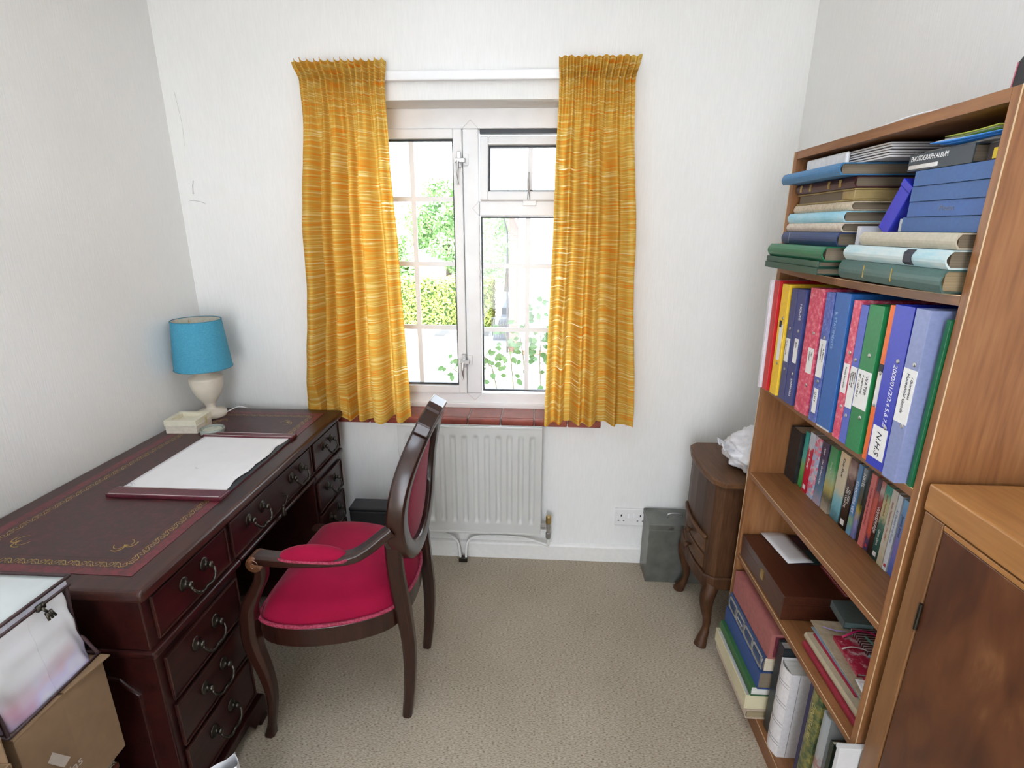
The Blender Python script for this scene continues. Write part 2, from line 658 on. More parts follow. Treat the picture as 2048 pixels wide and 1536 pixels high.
# ================================================================== THE ROOM
XL, XR, YB, YF, ZC = -1.458, 0.930, 2.137, -2.00, 2.42
WX0, WX1, WZ0, WZ1 = -0.86, 0.25, 0.68, 1.955        # window opening
WT = 0.30                                            # wall thickness
struct('floor', MB().box(XL - .1, XR + .1, YF - .1, YB + .1, -0.06, 0.0), M_CARPET, 'beige flecked loop-pile carpet')
struct('ceiling', MB().box(XL - .1, XR + .1, YF - .1, YB + WT, ZC, ZC + .08), M_CEIL, 'white ceiling')
w = MB()
w.box(XL - .1, WX0, YB, YB + WT, -.06, ZC)
w.box(WX1, XR + .1, YB, YB + WT, -.06, ZC)
w.box(WX0, WX1, YB, YB + WT, WZ1, ZC)
w.box(WX0, WX1, YB, YB + WT, -.06, WZ0)
struct('wall_back', w, M_WALL, 'off-white ribbed wallpaper wall with the window')
struct('wall_left', MB().box(XL - .12, XL, YF - .1, YB + .1, -.06, ZC), M_WALL, 'off-white ribbed wallpaper wall behind the desk')
struct('wall_right', MB().box(XR, XR + .12, YF - .1, YB + .1, -.06, ZC), M_WALL, 'off-white ribbed wallpaper wall behind the bookcase')
struct('wall_front', MB().box(XL - .1, -.75, YF - .12, YF, -.06, ZC).box(.25, XR + .1, YF - .12, YF, -.06, ZC).box(-.75, .25, YF - .12, YF, 2.2, ZC), M_WALL, 'off-white wall behind the camera')  # gap added in this wall for the unseen fill light
def skirt_prof(a, s):
    return [(a, 0), (a - s * .016, 0), (a - s * .016, .072), (a - s * .011, .080), (a - s * .004, .085), (a, .085)]
struct('baseboard_back', MB().prism(skirt_prof(YB, 1), 'X', XL, XR), M_WHITE, 'white skirting board under the window')
struct('baseboard_left', MB().prism(skirt_prof(XL, -1), 'Y', YF, YB - .016), M_WHITE, 'white skirting board behind the desk')
struct('baseboard_right', MB().prism(skirt_prof(XR, 1), 'Y', YF, YB - .016), M_WHITE, 'white skirting board behind the bookcase')
# a small flaking scar and hairline in the plaster near the left corner
g = MB()
g.tube([(-1.40, YB - .0005, 1.625), (-1.397, YB - .001, 1.655), (-1.391, YB - .0005, 1.675)], .0018, 6)
g.tube(catmull([(-1.42, YB - .0005, 1.60), (-1.385, YB - .0008, 1.598), (-1.355, YB - .0005, 1.588)], 5), .0012, 6)
g.tube(catmull([(-1.405, YB - .0003, 1.80), (-1.40, YB - .0003, 1.88), (-1.41, YB - .0003, 1.99)], 5), .0006, 6)
struct('trim_1', g, plain('scuffed_plaster', (0.50, 0.49, 0.46), 0.8), 'small scar in the wallpaper near the left corner')

# ------------------------------------------------------------------ window
FY = 2.275                                           # room side of the outer frame
win = bpy.data.objects.new('window_1', None)
COL.objects.link(win)
win['kind'] = 'structure'
win['label'] = 'white two-light window with glazing bars'
f = MB()
f.box(WX0, -.795, FY, FY + .07, .715, WZ1)
f.box(.185, WX1, FY, FY + .07, .715, WZ1)
f.box(-.795, .185, FY, FY + .07, 1.880, WZ1)
f.box(-.795, .185, FY, FY + .07, .700, .768)
obj('window_frame', f, M_UPVC, win, bevel=.004)
obj('window_frame', MB().box(WX0, WX1, FY - .012, FY + .02, .700, .722), M_UPVC, win, bevel=.003)   # cill nosing
obj('mullion', MB().box(-.331, -.266, FY - .002, FY + .07, .769, 1.879), M_UPVC, win, bevel=.004)
obj('transom', MB().box(-.265, .184, FY - .001, FY + .07, 1.547, 1.607), M_UPVC, win, bevel=.004)
# mitre lines of the welded joints
g = MB()
for (ax, az, bx, bz) in ((-.331, 1.880, -.298, 1.912), (-.266, 1.880, -.298, 1.912), (-.331, .768, -.298, .735), (-.266, .768, -.298, .735), (-.266, 1.607, -.294, 1.577), (-.266, 1.547, -.294, 1.577)):
    g.tube([(ax, FY - .0022, az), (bx, FY - .0022, bz)], .0008, 6)
obj('weld_line', g, plain('weld_grey', (.62, .61, .60), .6), win)
def sash(name, x0, x1, z0, z1, w, y0, y1, M=None):
    s = MB()
    s.box(x0, x0 + w, y0, y1, z0, z1, M)
    s.box(x1 - w, x1, y0, y1, z0, z1, M)
    s.box(x0 + w, x1 - w, y0, y1, z0, z0 + w, M)
    s.box(x0 + w, x1 - w, y0, y1, z1 - w, z1, M)
    return obj(name, s, M_UPVC, win, bevel=.004)
def glazing(x0, x1, z0, z1, y, vx, hz, M=None, gk=.007):
    s = MB()
    for b in ((x0, x0 + gk, z0, z1), (x1 - gk, x1, z0, z1), (x0 + gk, x1 - gk, z0, z0 + gk), (x0 + gk, x1 - gk, z1 - gk, z1)):
        s.box(b[0], b[1], y - .010, y + .006, b[2], b[3], M)
    obj('gasket', s, M_GASKET, win)
    obj('pane', MB().box(x0 + .002, x1 - .002, y, y + .004, z0 + .002, z1 - .002, M), M_GLASS, win)
    s = MB()
    s.box(vx - .010, vx + .010, y - .007, y - .001, z0 + .001, z1 - .001, M)
    for h in hz:
        s.box(x0 + .001, vx - .010, y - .007, y - .001, h - .010, h + .010, M)
        s.box(vx + .010, x1 - .001, y - .007, y - .001, h - .010, h + .010, M)
    obj('glazing_bar', s, M_UPVC, win)
# left casement
sash('casement', -.794, -.333, .769, 1.879, .036, FY - .012, FY + .05)
glazing(-.757, -.369, .806, 1.842, FY + .018, -.545, (1.614, 1.349, 1.072))
# right fixed light
glazing(-.262, .182, .778, 1.546, FY + .022, -.062, (1.342, 1.064))
# top vent, hung at the head and pushed open at the foot
Mv = Matrix.Translation((0, FY + .015, 1.872)) @ Matrix.Rotation(math.radians(-9), 4, 'X') @ Matrix.Translation((0, -FY - .015, -1.872))
Mv = Matrix.Translation((0, .020, -.014)) @ Mv
sash('top_vent', -.262, .182, 1.618, 1.868, .034, FY - .004, FY + .045, Mv)
glazing(-.227, .147, 1.653, 1.833, FY + .020, -.056, (), Mv)
obj('hinge_strip', MB().box(-.262, .182, FY + .006, FY + .045, 1.862, 1.879), M_GASKET, win)
# handles: two on the casement stile, one stay on the vent
def fastener(x, z, s):
    h = MB()
    h.box(x - .008, x + .008, FY - .022, FY - .012, z - .030, z + .032)
    h.box(x - .016, x + .026, FY - .034, FY - .020, z - .010, z + .006)
    h.tube([(x - .004, FY - .030, z - .004), (x - .006, FY - .036, z - .04), (x - .004, FY - .034, z - s)], [.007, .006, .005], 8)
    obj('window_handle', h, M_CHROME, win, bevel=.0015)
    obj('keep', MB().box(x + .016, x + .036, FY - .014, FY - .003, z - .020, z + .024), M_UPVC, win, bevel=.002)
fastener(-.344, 1.762, .095)
fastener(-.342, .925, .085)
h = MB()
h.box(-.090, -.030, FY - .018, FY - .012, 1.609, 1.614)
h.tube([(-.060, FY - .018, 1.612), (-.061, FY - .022, 1.66), (-.062, FY - .016, 1.715)], [.009, .007, .005], 8)
obj('window_stay', h, M_CHROME, win, bevel=.001)
obj('keep', MB().box(-.084, -.030, FY - .013, FY - .001, 1.588, 1.608), M_UPVC, win, bevel=.002)

# red tiled sill: one course of quarry tiles with pale joints, dark rounded front edge
TILE = pattern_mat('red_quarry_tile', [(.19, .045, .032), (.27, .065, .045), (.33, .09, .065)], 7, 0.12, 'noise')
s = MB()
x = WX0 - .03
n = 8
tw = (WX1 + .02 - WX0 + .03) / n
for i in range(n):
    a, b = x + i * tw, x + (i + 1) * tw - .004
    s.box(max(a, WX0 + .001), min(b, WX1 - .001), YB + .001, FY - .001, .6805, .701)
    s.box(a, b, YB - .022, YB + .001, .672, .701)
sill = struct('window_sill', s, TILE, 'red quarry tile window sill', bevel=.004)
obj('grout', MB().box(WX0 + .001, WX1 - .001, YB + .0008, FY - .002, .6802, .698), plain('pale_grout', (.42, .36, .33), .8), sill)

# ------------------------------------------------------------------ curtain rail and curtains
rail = thing('curtain_rail', 'white curtain track fixed to the wall above the window', 'curtain rail', (-.28, YB, 2.03))
obj('track', MB().box(-.59, .59, -.030, -.010, -.016, .016), M_UPVC, rail, bevel=.004)
for sx in (-.58, 0, .58):
    obj('bracket', MB().box(sx - .012, sx + .012, -.011, 0, -.012, .012), M_UPVC, rail)

M_CURT = curtain_mat()
def lerp_tab(tab, v):
    for (a, p), (b, q) in zip(tab, tab[1:]):
        if v <= b:
            t = (v - a) / (b - a)
            t = t * t * (3 - 2 * t)
            return p + (q - p) * t
    return tab[-1][1]
def curtain(label, xl, xr, folds, seed, ztop, zbot):
    rnd = random.Random(seed)
    ph = [rnd.uniform(0, 6.28) for _ in range(8)]
    heads = folds * 2 + 2
    def fold(u, v):
        wv = u + .018 * math.sin(3 * u * 2 * PI + ph[0] + 1.2 * v) + .022 * math.sin(2 * PI * u + ph[1] + v)
        a = math.sin(2 * PI * folds * wv + ph[2])
        b = math.sin(2 * PI * (folds * .5) * wv + ph[3] + .8 * v)
        a = math.copysign(abs(a) ** .75, a)
        return .75 * a + .35 * b
    def fn(u, v):                                    # v: 0 head .. 1 hem
        z = ztop + (zbot - ztop) * v
        uu = u + .006 * math.sin(2 * PI * folds * u * 1.0 + ph[4]) * min(1, v * 4)
        x = lerp_tab(xl, v) + (lerp_tab(xr, v) - lerp_tab(xl, v)) * uu
        k = min(1.0, max(0.0, (v - .035) / .20))
        hd = math.sin(2 * PI * heads * u + ph[5]) + .4 * math.sin(2 * PI * heads * .37 * u + ph[6])
        y = 2.058 + .012 * (1 - k) + (1 - k) * .013 * hd * (1.25 if v < .03 else 1) + (.014 + .036 * v ** .5) * k * fold(u, v)
        z += .006 * math.sin(2 * PI * heads * u + ph[7]) * max(0, 1 - v / .05)
        z += .006 * math.sin(2 * PI * folds * u + ph[0]) * max(0, (v - .9) / .1)
        y += .002 * math.sin(55 * v + 9 * u) * k
        if x < -.76 and z < 1.0:
            y = max(y, 2.0575 - .08 * min(1, max(0, (z - .78) / .2, (x + .82) / .06)))
        return (x, min(y, 2.1035), z)
    c = thing('curtain', label, 'curtain', (0, 0, 0), (0, 0, 0), 'yellow curtains at the window')
    o = obj('curtain_fabric', MB().grid(fn, 170, 90, uv=True), M_CURT, c, smooth=True)
    # gathered heading tape sewn at the back
    t = MB().grid(lambda u, v: Vector(fn(u, .030 + v * .022)) + Vector((0, .004, 0)), 120, 1)
    obj('heading_tape', t, M_LABEL, c, smooth=True)
    hooks = 7
    for i in range(hooks):
        u = (i + .5) / hooks
        p = Vector(fn(u, .040))
        obj('hook', MB().tube([p + Vector((0, .003, -.012)), (p.x, 2.1055, p.z - .004), (p.x, 2.1065, p.z + .006)], .0018, 6), M_UPVC, c)
    return c
curtain('yellow and orange slub curtain left of the window, above the desk',
        [(0, -.917), (.05, -.893), (.12, -.890), (.5, -.940), (1, -1.000)], [(0, -.572), (.06, -.580), (.25, -.572), (.5, -.560), (1, -.548)], 6, 3, 2.074, .712)
curtain('yellow and orange slub curtain right of the window, above the wall socket',
        [(0, .044), (.06, .048), (.3, .040), (1, .022)], [(0, .330), (.06, .312), (.12, .315), (.5, .348), (1, .386)], 5, 11, 2.074, .714)

# ------------------------------------------------------------------ radiator
M_RAD = plain('radiator_enamel', (.56, .555, .53), .38, var=.02, scale=10)
rad = thing('radiator', 'white panel radiator with vertical grooves under the window', 'radiator', (0, 0, 0))
RX0, RX1, RZ0, RZ1, RY = -.606, .012, .172, .684, 2.058
gx = [-.567 + .0492 * i for i in range(12)]
def rad_front(u, v):
    x = RX0 + (RX1 - RX0) * u
    z = RZ0 + (RZ1 - RZ0) * v
    d = 0
    for c in gx:
        q = abs(x - c) / .0125
        if q < 1:
            e = min(1, max(0, (z - .225) / .018)) * min(1, max(0, (.650 - z) / .018))
            d = .008 * (1 - q * q) ** .7 * e
    return (x, RY + d, z)
obj('panel', MB().grid(rad_front, 250, 60), M_RAD, rad, smooth=True)
s = MB()
s.box(RX0 - .004, RX1 + .004, RY - .003, RY + .006, RZ1 - .004, RZ1 + .006)
s.box(RX0 - .004, RX1 + .004, RY - .001, RY + .006, RZ0 - .004, RZ0 + .006)
s.box(RX0 - .004, RX0 + .002, RY, RY + .006, RZ0 + .006, RZ1 - .004)
s.box(RX1 - .002, RX1 + .004, RY, RY + .006, RZ0 + .006, RZ1 - .004)
obj('rim', s, M_RAD, rad, bevel=.002)
s = MB()
s.box(RX0 + .004, RX1 + .002, RY + .028, RY + .034, RZ0, RZ1)
for c in gx:
    s.box(c + .012, c + .034, RY + .006, RY + .028, RZ0 + .01, RZ1 - .01)
obj('back_panel', s, M_RAD, rad)
for bx in (-.50, -.10):
    obj('bracket', MB().box(bx - .015, bx + .015, RY + .034, YB, .25, .62), M_RAD, rad)
s = MB()
s.tube([(RX1 - .01, RY + .016, .205), (.040, RY + .016, .205)], .009, 10)
s.lathe([(.013, -.012), (.014, .0), (.013, .012)], 6, (0, 0, 0), Matrix.Translation((.028, RY + .016, .205)) @ Matrix.Rotation(PI / 2, 4, 'Y'))
s.lathe([(.009, -.06), (.012, -.055), (.012, -.03), (.009, -.026), (.010, .012), (.012, .018)], 12, (.052, RY + .016, .205))
v = obj('valve', s, M_CHROME, rad, smooth=False)
obj('valve_cap', MB().lathe([(.011, .018), (.0125, .022), (.0125, .052), (.010, .056)], 14, (.052, RY + .016, .205)), M_BRASS, v)
pw = MB()
pw.tube(catmull([(.052, RY + .016, .15), (.052, RY + .018, .118), (.047, 2.085, .104), (-.02, 2.108, .112), (-.10, 2.110, .125), (-.20, 2.108, .128), (-.285, 2.106, .122), (-.322, 2.098, .095), (-.328, 2.088, .04), (-.328, 2.086, .0)], 6), .0062, 8)
pw.tube(catmull([(-.355, 2.086, .0), (-.358, 2.088, .05), (-.372, 2.100, .10), (-.43, 2.108, .135), (-.52, 2.110, .150), (-.60, 2.100, .165), (-.62, RY + .03, .20), (-.612, RY + .016, .215), (-.600, RY + .016, .215)], 6), .0062, 8)
obj('pipe', pw, M_WHITE, rad, smooth=True)
obj('pipe_clip', MB().box(-.362, -.322, 2.075, 2.10, .0, .022), M_BRONZE, rad, bevel=.002)

# ------------------------------------------------------------------ double socket
sk = thing('wall_socket', 'white double wall socket beside the grey metal box', 'socket', (.427, YB, .236))
obj('face_plate', MB().box(-.0735, .0735, -.011, 0, -.043, .043), plain('socket_plastic', (.78, .77, .76), .3, var=.02), sk, bevel=.004)
for sx in (-.011, .011):
    obj('switch', MB().box(sx - .0055, sx + .0055, -.0155, -.0108, -.002, .024), M_UPVC, sk, bevel=.001)
for sx in (-.043, .043):
    s = MB()
    s.box(sx - .003, sx + .003, -.0116, -.0108, .004, .014)
    for q in (-.0115, .0115):
        s.box(sx + q - .0035, sx + q + .0035, -.0116, -.0108, -.019, -.015)
    obj('pin_holes', s, M_INK, sk)


# ================================================================== OUTSIDE (the room is upstairs; ground 2.8 m below its floor)
GZ = -2.8
gd = struct('ground', MB().box(-40, 40, 3.0, 70, GZ - .2, GZ), plain('pale_concrete', (.52, .50, .46), .9, scale=3), 'pale concrete drive below the window')
def leafcloud(mb, fn, n, size, rnd, flat=.5):
    """n small bent leaves at fn()"""
    for _ in range(n):
        p, out = fn()
        out = (out + Vector((rnd.uniform(-flat, flat), rnd.uniform(-flat, flat), rnd.uniform(-flat, flat)))).normalized()
        a = out.orthogonal().normalized()
        a = (Matrix.Rotation(rnd.uniform(0, 6.28), 3, out) @ a)
        b = out.cross(a)
        s = size * rnd.uniform(.6, 1.3)
        v = [mb.bm.verts.new(p + a * s * x + b * s * y * .55 + out * s * z) for x, y, z in ((-1, 0, 0), (-.1, -1, .12), (1, 0, -.1), (-.1, 1, .12))]
        mb.bm.faces.new((v[0], v[1], v[2]))
        mb.bm.faces.new((v[0], v[2], v[3]))
def leaf_mat(name, cols):
    m = pattern_mat(name, cols, 1.6, .55, 'noise')
    return m
LEAF_A = leaf_mat('hedge_leaf', [(.16, .28, .05), (.34, .42, .09), (.52, .52, .14)])
LEAF_B = leaf_mat('tree_leaf', [(.14, .28, .10), (.24, .40, .15), (.36, .50, .20)])
LEAF_C = leaf_mat('rose_leaf', [(.035, .085, .018), (.06, .13, .03), (.12, .18, .045)])
M_BARK = plain('bark', (.10, .07, .05), .9)
rnd = random.Random(5)
# clipped hedge: solid dark core with leaves over it, on a low stone wall
def hedge(label, x0, x1, y0, y1, h, n, seed):
    r = random.Random(seed)
    t = thing('hedge', label, 'hedge', ((x0 + x1) / 2, (y0 + y1) / 2, GZ))
    cx, cy = (x0 + x1) / 2, (y0 + y1) / 2
    hx, hy = (x1 - x0) / 2, (y1 - y0) / 2
    def core(u, v):
        a = 2 * PI * u
        c, s_ = math.cos(a), math.sin(a)
        q = max(abs(c), abs(s_))
        sx, sy = c / q, s_ / q
        e = 1 - .25 * max(0, v - .85) / .15
        return (sx * hx * e * .94, sy * hy * e * .9, .1 + (h - .15) * v)
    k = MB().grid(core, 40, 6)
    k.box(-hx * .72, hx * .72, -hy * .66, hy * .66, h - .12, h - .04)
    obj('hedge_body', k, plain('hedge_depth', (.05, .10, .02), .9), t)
    def at():
        f = r.random()
        if f < .55:
            return Vector((r.uniform(-hx, hx), -hy + r.uniform(-.05, .12), r.uniform(.15, h))), Vector((0, -1, .3))
        if f < .8:
            return Vector((r.uniform(-hx, hx), r.uniform(-hy, hy), h + r.uniform(-.1, .12))), Vector((0, -.3, 1))
        return Vector((hx + r.uniform(-.12, .05), r.uniform(-hy, hy), r.uniform(.15, h))), Vector((1, -.3, .2))
    m = MB()
    leafcloud(m, at, n, .075, r, .8)
    obj('foliage', m, LEAF_A, t)
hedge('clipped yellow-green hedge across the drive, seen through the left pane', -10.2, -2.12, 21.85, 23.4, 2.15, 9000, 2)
STONE = pattern_mat('rubble_stone', [(.20, .19, .18), (.34, .32, .30), (.44, .42, .40)], 5, .9)
kb = obj('garden_wall', MB().box(-10.4, -2.0, 21.1, 21.5, GZ, GZ + .30), STONE, bevel=.02)
tag(kb, 'low grey stone wall at the foot of the clipped hedge', 'wall')
def tree(label, x, y, h, r, n, seed, low=.35):
    q = random.Random(seed)
    t = thing('tree', label, 'tree', (x, y, GZ), (0, 0, 0), 'trees beyond the hedge')
    s = MB().tube([(0, 0, 0), (.1, 0, h * .3), (.05, .1, h * .55)], [.22, .17, .10], 8)
    for k in range(5):
        a = k * 1.3
        s.tube([(.05, .05, h * .45), (math.cos(a) * r * .5, math.sin(a) * r * .5, h * .7)], [.08, .03], 6)
    obj('trunk', s, M_BARK, t, smooth=True)
    blobs = []
    for _ in range(26):
        a, b = q.uniform(0, 6.28), q.random() ** .5
        zz = q.uniform(low, .95)
        w_ = math.sin(PI * min(1, (zz - low * .6) / (1.02 - low * .6))) ** .6
        blobs.append((Vector((math.cos(a) * b * r * w_, math.sin(a) * b * r * w_, zz * h)), r * q.uniform(.22, .42)))
    def at():
        c, br = q.choice(blobs)
        d = Vector((q.gauss(0, 1), q.gauss(0, 1), q.gauss(0, 1))).normalized()
        return c + d * br * q.uniform(.75, 1.05), d
    m = MB()
    leafcloud(m, at, n, .13, q, .7)
    obj('crown', m, LEAF_B, t)
tree('broad leafy tree rising behind the hedge, through the left pane', -5.4, 30.0, 6.6, 2.6, 7000, 4)
tree('pale green tree behind the hedge at the foot of the broad tree', -7.2, 25.6, 3.6, 1.1, 3000, 8)
tree('bright green tree in the gap between hedge and white house', -2.45, 37.0, 5.8, 2.2, 6000, 6, .12)
tree('small round tree left of the broad tree, beside the left curtain', -10.6, 33.5, 5.4, 1.9, 3000, 12)

# neighbouring house: white rendered wall, brick strip at its corner, gutter and downpipes
M_REND = plain('white_render', (.74, .73, .71), .85, scale=4, var=.03)
BRICK = bpy.data.materials.new('brickwork')
BRICK.use_nodes = True
_n = BRICK.node_tree.nodes
_bt = _n.new('ShaderNodeTexBrick')
_bt.inputs['Color1'].default_value = (.20, .075, .055, 1)
_bt.inputs['Color2'].default_value = (.15, .055, .04, 1)
_bt.inputs['Mortar'].default_value = (.25, .2, .17, 1)
_bt.inputs['Scale'].default_value = 4.5
_tc2 = _n.new('ShaderNodeTexCoord')
_mp2 = _n.new('ShaderNodeMapping')
_mp2.inputs['Rotation'].default_value = (PI / 2, 0, 0)
BRICK.node_tree.links.new(_tc2.outputs['Object'], _mp2.inputs['Vector'])
BRICK.node_tree.links.new(_mp2.outputs[0], _bt.inputs['Vector'])
BRICK.node_tree.links.new(_bt.outputs['Color'], _n['Principled BSDF'].inputs['Base Color'])
hs = thing('neighbouring_house', 'white rendered house with a brick corner, seen through the right pane', 'house', (0, 0, 0))
obj('brick_wall', MB().box(-1.14, -.80, 18.25, 26, GZ, 2.05), BRICK, hs)
obj('rendered_wall', MB().box(-.80, 7.0, 17.9, 26, GZ, 2.05), M_REND, hs)
obj('roof', MB().prism([(17.5, 2.0), (26.4, 2.0), (22, 2.5)], 'X', -1.45, 7.2), plain('pale_roof_tile', (.42, .36, .33), .9), hs)
s = MB()
s.tube([(-1.5, 17.45, 2.0), (7.2, 17.45, 2.0)], .06, 8)
g_ = obj('gutter', s, M_BLACK, hs)
s = MB().tube(catmull([(-1.25, 17.5, 1.95), (-1.24, 17.6, 1.70), (-1.19, 18.15, 1.35), (-1.19, 18.2, .8), (-1.19, 18.2, GZ)], 5), .035, 8)
obj('downpipe', s, M_BLACK, hs)
s = MB().tube(catmull([(-.86, 17.5, 1.95), (-.85, 17.55, 1.70), (-.68, 17.84, 1.35), (-.68, 17.86, .8), (-.68, 17.86, GZ)], 5), .035, 8)
obj('downpipe', s, plain('grey_pipe', (.28, .29, .31), .5), hs)
obj('plinth', MB().box(-.62, 7.0, 17.82, 17.9, GZ, GZ + .18), BRICK, hs)
# shaded side path with steps and a wire gate between hedge and house
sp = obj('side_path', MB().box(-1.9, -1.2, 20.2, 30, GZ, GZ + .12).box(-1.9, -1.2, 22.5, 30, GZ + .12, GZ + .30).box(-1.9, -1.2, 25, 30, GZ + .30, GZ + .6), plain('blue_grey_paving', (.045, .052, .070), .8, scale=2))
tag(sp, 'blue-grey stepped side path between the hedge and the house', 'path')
gt = thing('wire_gate', 'low wire mesh gate across the side path by the house', 'gate', (-1.55, 20.0, GZ))
s = MB()
for zz in (.05, .45, .95):
    s.tube([(-.36, 0, zz), (.36, 0, zz)], .016, 6)
obj('gate_rail', s, plain('gate_grey', (.20, .21, .23), .5, .3), gt)
s = MB()
for i in range(12):
    s.tube([(-.36 + i * .0655, 0, .0), (-.36 + i * .0655, 0, .96)], .008, 5)
obj('gate_bars', s, plain('gate_grey', (.20, .21, .23), .5, .3), gt)
# rose climbing outside, close to the glass
rs = thing('rose_bush', 'leafy rose stems growing just outside the lower right pane', 'plant', (-.1, 2.9, -2.8))
st = MB()
lf = MB()
q = random.Random(21)
stems = [[(-.02, 0, 0), (.0, 0, 2.6), (-.06, -.02, 3.50), (-.085, 0, 3.66), (-.115, .02, 3.78)],
         [(.10, 0, 0), (.06, 0, 2.6), (.015, 0, 3.45), (-.015, .02, 3.70), (-.02, .02, 3.82)],
         [(.12, 0, 0), (.14, 0, 2.8), (.10, .0, 3.50), (.10, .02, 3.75), (.075, .03, 3.90)],
         [(-.05, 0, 0), (-.06, 0, 2.7), (-.16, .0, 3.44), (-.20, .02, 3.54), (-.235, .02, 3.60)],
         [(.05, 0, 0), (.10, 0, 2.9), (.16, .0, 3.44), (.175, .02, 3.60), (.20, .02, 3.72)],
         [(.0, 0, 0), (-.12, 0, 2.9), (-.30, .0, 3.42), (-.40, .02, 3.50), (-.45, .02, 3.55)]]
for sm in stems:
    P = catmull(sm, 8)
    st.tube(P, [.006 - .0045 * i / len(P) for i in range(len(P))], 6)
    for p in P[-17:]:
        if p.z < 3.36: continue
        for _ in range(2):
            if q.random() < .2: continue
            d = Vector((q.uniform(-1, 1), q.uniform(-.6, .3), q.uniform(-.5, .5))).normalized()
            c = p + d * q.uniform(.025, .05)
            st.tube([p, c], .0012, 4)
            L_ = q.uniform(.018, .032)
            sd = d.cross(Vector((q.uniform(-.3, .3), -1, .5))).normalized()
            nn = sd.cross(d)
            pts = [(0, 0), (.35, .42), (.75, .40), (1.25, 0), (.75, -.40), (.35, -.42)]
            vs = [lf.bm.verts.new(c + d * L_ * 1.4 * a_ + sd * L_ * b_ * 1.3 + nn * L_ * .25 * abs(b_)) for a_, b_ in pts]
            lf.bm.faces.new((vs[0], vs[1], vs[2], vs[3]))
            lf.bm.faces.new((vs[0], vs[3], vs[4], vs[5]))
obj('stems', st, plain('rose_stem', (.12, .10, .05), .7), rs, smooth=True)
obj('leaves', lf, LEAF_C, rs)

# ================================================================== PEDESTAL DESK
DX0, DX1, DY0, DY1, DZ = -1.438, -.840, .885, 2.055, .752
desk = thing('pedestal_desk', 'dark mahogany pedestal desk with a gold-tooled leather top against the left wall', 'desk', (-1.14, 1.48, 0))
DO = Vector((-1.14, 1.48, 0))
def dobj(name, mb, mat, parent=desk, **k):
    """desk meshes are written in room coordinates and moved under the desk"""
    bmesh.ops.translate(mb.bm, verts=mb.bm.verts[:], vec=-DO)
    return obj(name, mb, mat, parent, **k)
top = dobj('desk_top', MB().box(DX0, DX1, DY0, DY1, DZ - .030, DZ), M_MAHOGTOP, bevel=.010, bseg=4)
M_LEATHER = pattern_mat('maroon_leather', [(.018, .009, .009), (.038, .010, .011), (.080, .011, .015)], 55, .40, 'noise')
dobj('leather_inset', MB().box(-1.385, -.900, .938, 2.005, DZ - .004, DZ + .0006), M_LEATHER, top)
M_LRED = pattern_mat('red_leather_edge', [(.045, .009, .011), (.105, .012, .020), (.17, .020, .030)], 70, .40, 'noise')
lb = MB()
for q in ((-1.385, -.900, .938, .962), (-1.385, -.900, 1.980, 2.005), (-1.385, -1.358, .962, 1.980), (-.926, -.900, .962, 1.980)):
    lb.box(q[0], q[1], q[2], q[3], DZ - .003, DZ + .0008)
dobj('leather_border', lb, M_LRED, top)
# gold border: a running scroll between two hairlines, and a sprig in each corner
gt_ = MB()
zg = DZ + .0012
bx0, bx1, by0, by1 = -1.338, -.940, .975, 1.962
def scroll_run(p, q, wid):
    p, q = Vector(p), Vector(q)
    d = (q - p)
    L_ = d.length
    d.normalize()
    nrm = Vector((-d.y, d.x))
    n = max(1, round(L_ / .034))
    u = L_ / n
    pts = []
    for i in range(n * 12 + 1):
        t = i / (n * 12) * L_
        pts.append(p + d * t + nrm * (wid * .36 * math.sin(2 * PI * t / u)))
    gt_.ribbon(pts, .0016, zg)
    for k in range(n):
        for sgn, off in ((1, .25), (-1, .75)):
            c = p + d * (u * (k + off)) - nrm * sgn * wid * .12
            pts = []
            for j in range(11):
                a = j / 10 * 1.6 * PI
                r = wid * (.34 - .022 * j)
                pts.append(c + d * r * math.cos(a) * .8 - nrm * sgn * r * math.sin(a))
            gt_.ribbon(pts, .0013, zg)
            gt_.ribbon([c + d * .006 - nrm * sgn * .002, c + d * .011 - nrm * sgn * .0065, c + d * .015 - nrm * sgn * .004], .0018, zg)
for a, b in (((bx0, by0), (bx1, by0)), ((bx1, by0), (bx1, by1)), ((bx1, by1), (bx0, by1)), ((bx0, by1), (bx0, by0))):
    scroll_run(a, b, .020)
for cx, cy, sx, sy in ((-.992, 1.035, 1, -1), (-1.290, 1.035, -1, -1), (-.992, 1.902, 1, 1), (-1.290, 1.902, -1, 1)):
    for ang in (-.9, -.3, .3, .9):
        pts = []
        for j in range(9):
            t = j / 8
            r = .004 + .024 * t
            a = ang * (1 + .5 * t) + (1.1 * t * t if ang > 0 else -1.1 * t * t)
            v = Vector((math.cos(a + PI / 4), math.sin(a + PI / 4))) * r
            pts.append(Vector((cx - sx * .012 + sx * v.x, cy - sy * .012 + sy * v.y)))
        gt_.ribbon(pts, .0030 if abs(ang) < .5 else .0020, zg)
    for k in range(3):
        gt_.ribbon([(cx - sx * .012 - .004 + k * .004, cy - sy * .018), (cx - sx * .010, cy - sy * .006)], .002, zg)
dobj('gold_tooling', gt_, M_GOLD, top)
bl = MB()
for ins in (.052,):
    x0, x1, y0, y1 = bx0 + ins - .03, bx1 - ins + .03, by0 + ins - .03, by1 - ins + .03
    for a, b in (((x0, y0), (x1, y0)), ((x1, y0), (x1, y1)), ((x1, y1), (x0, y1)), ((x0, y1), (x0, y0))):
        bl.ribbon([a, b], .0012, zg - .0001)
dobj('blind_tooling', bl, plain('blind_line', (.015, .006, .006), .5), top)
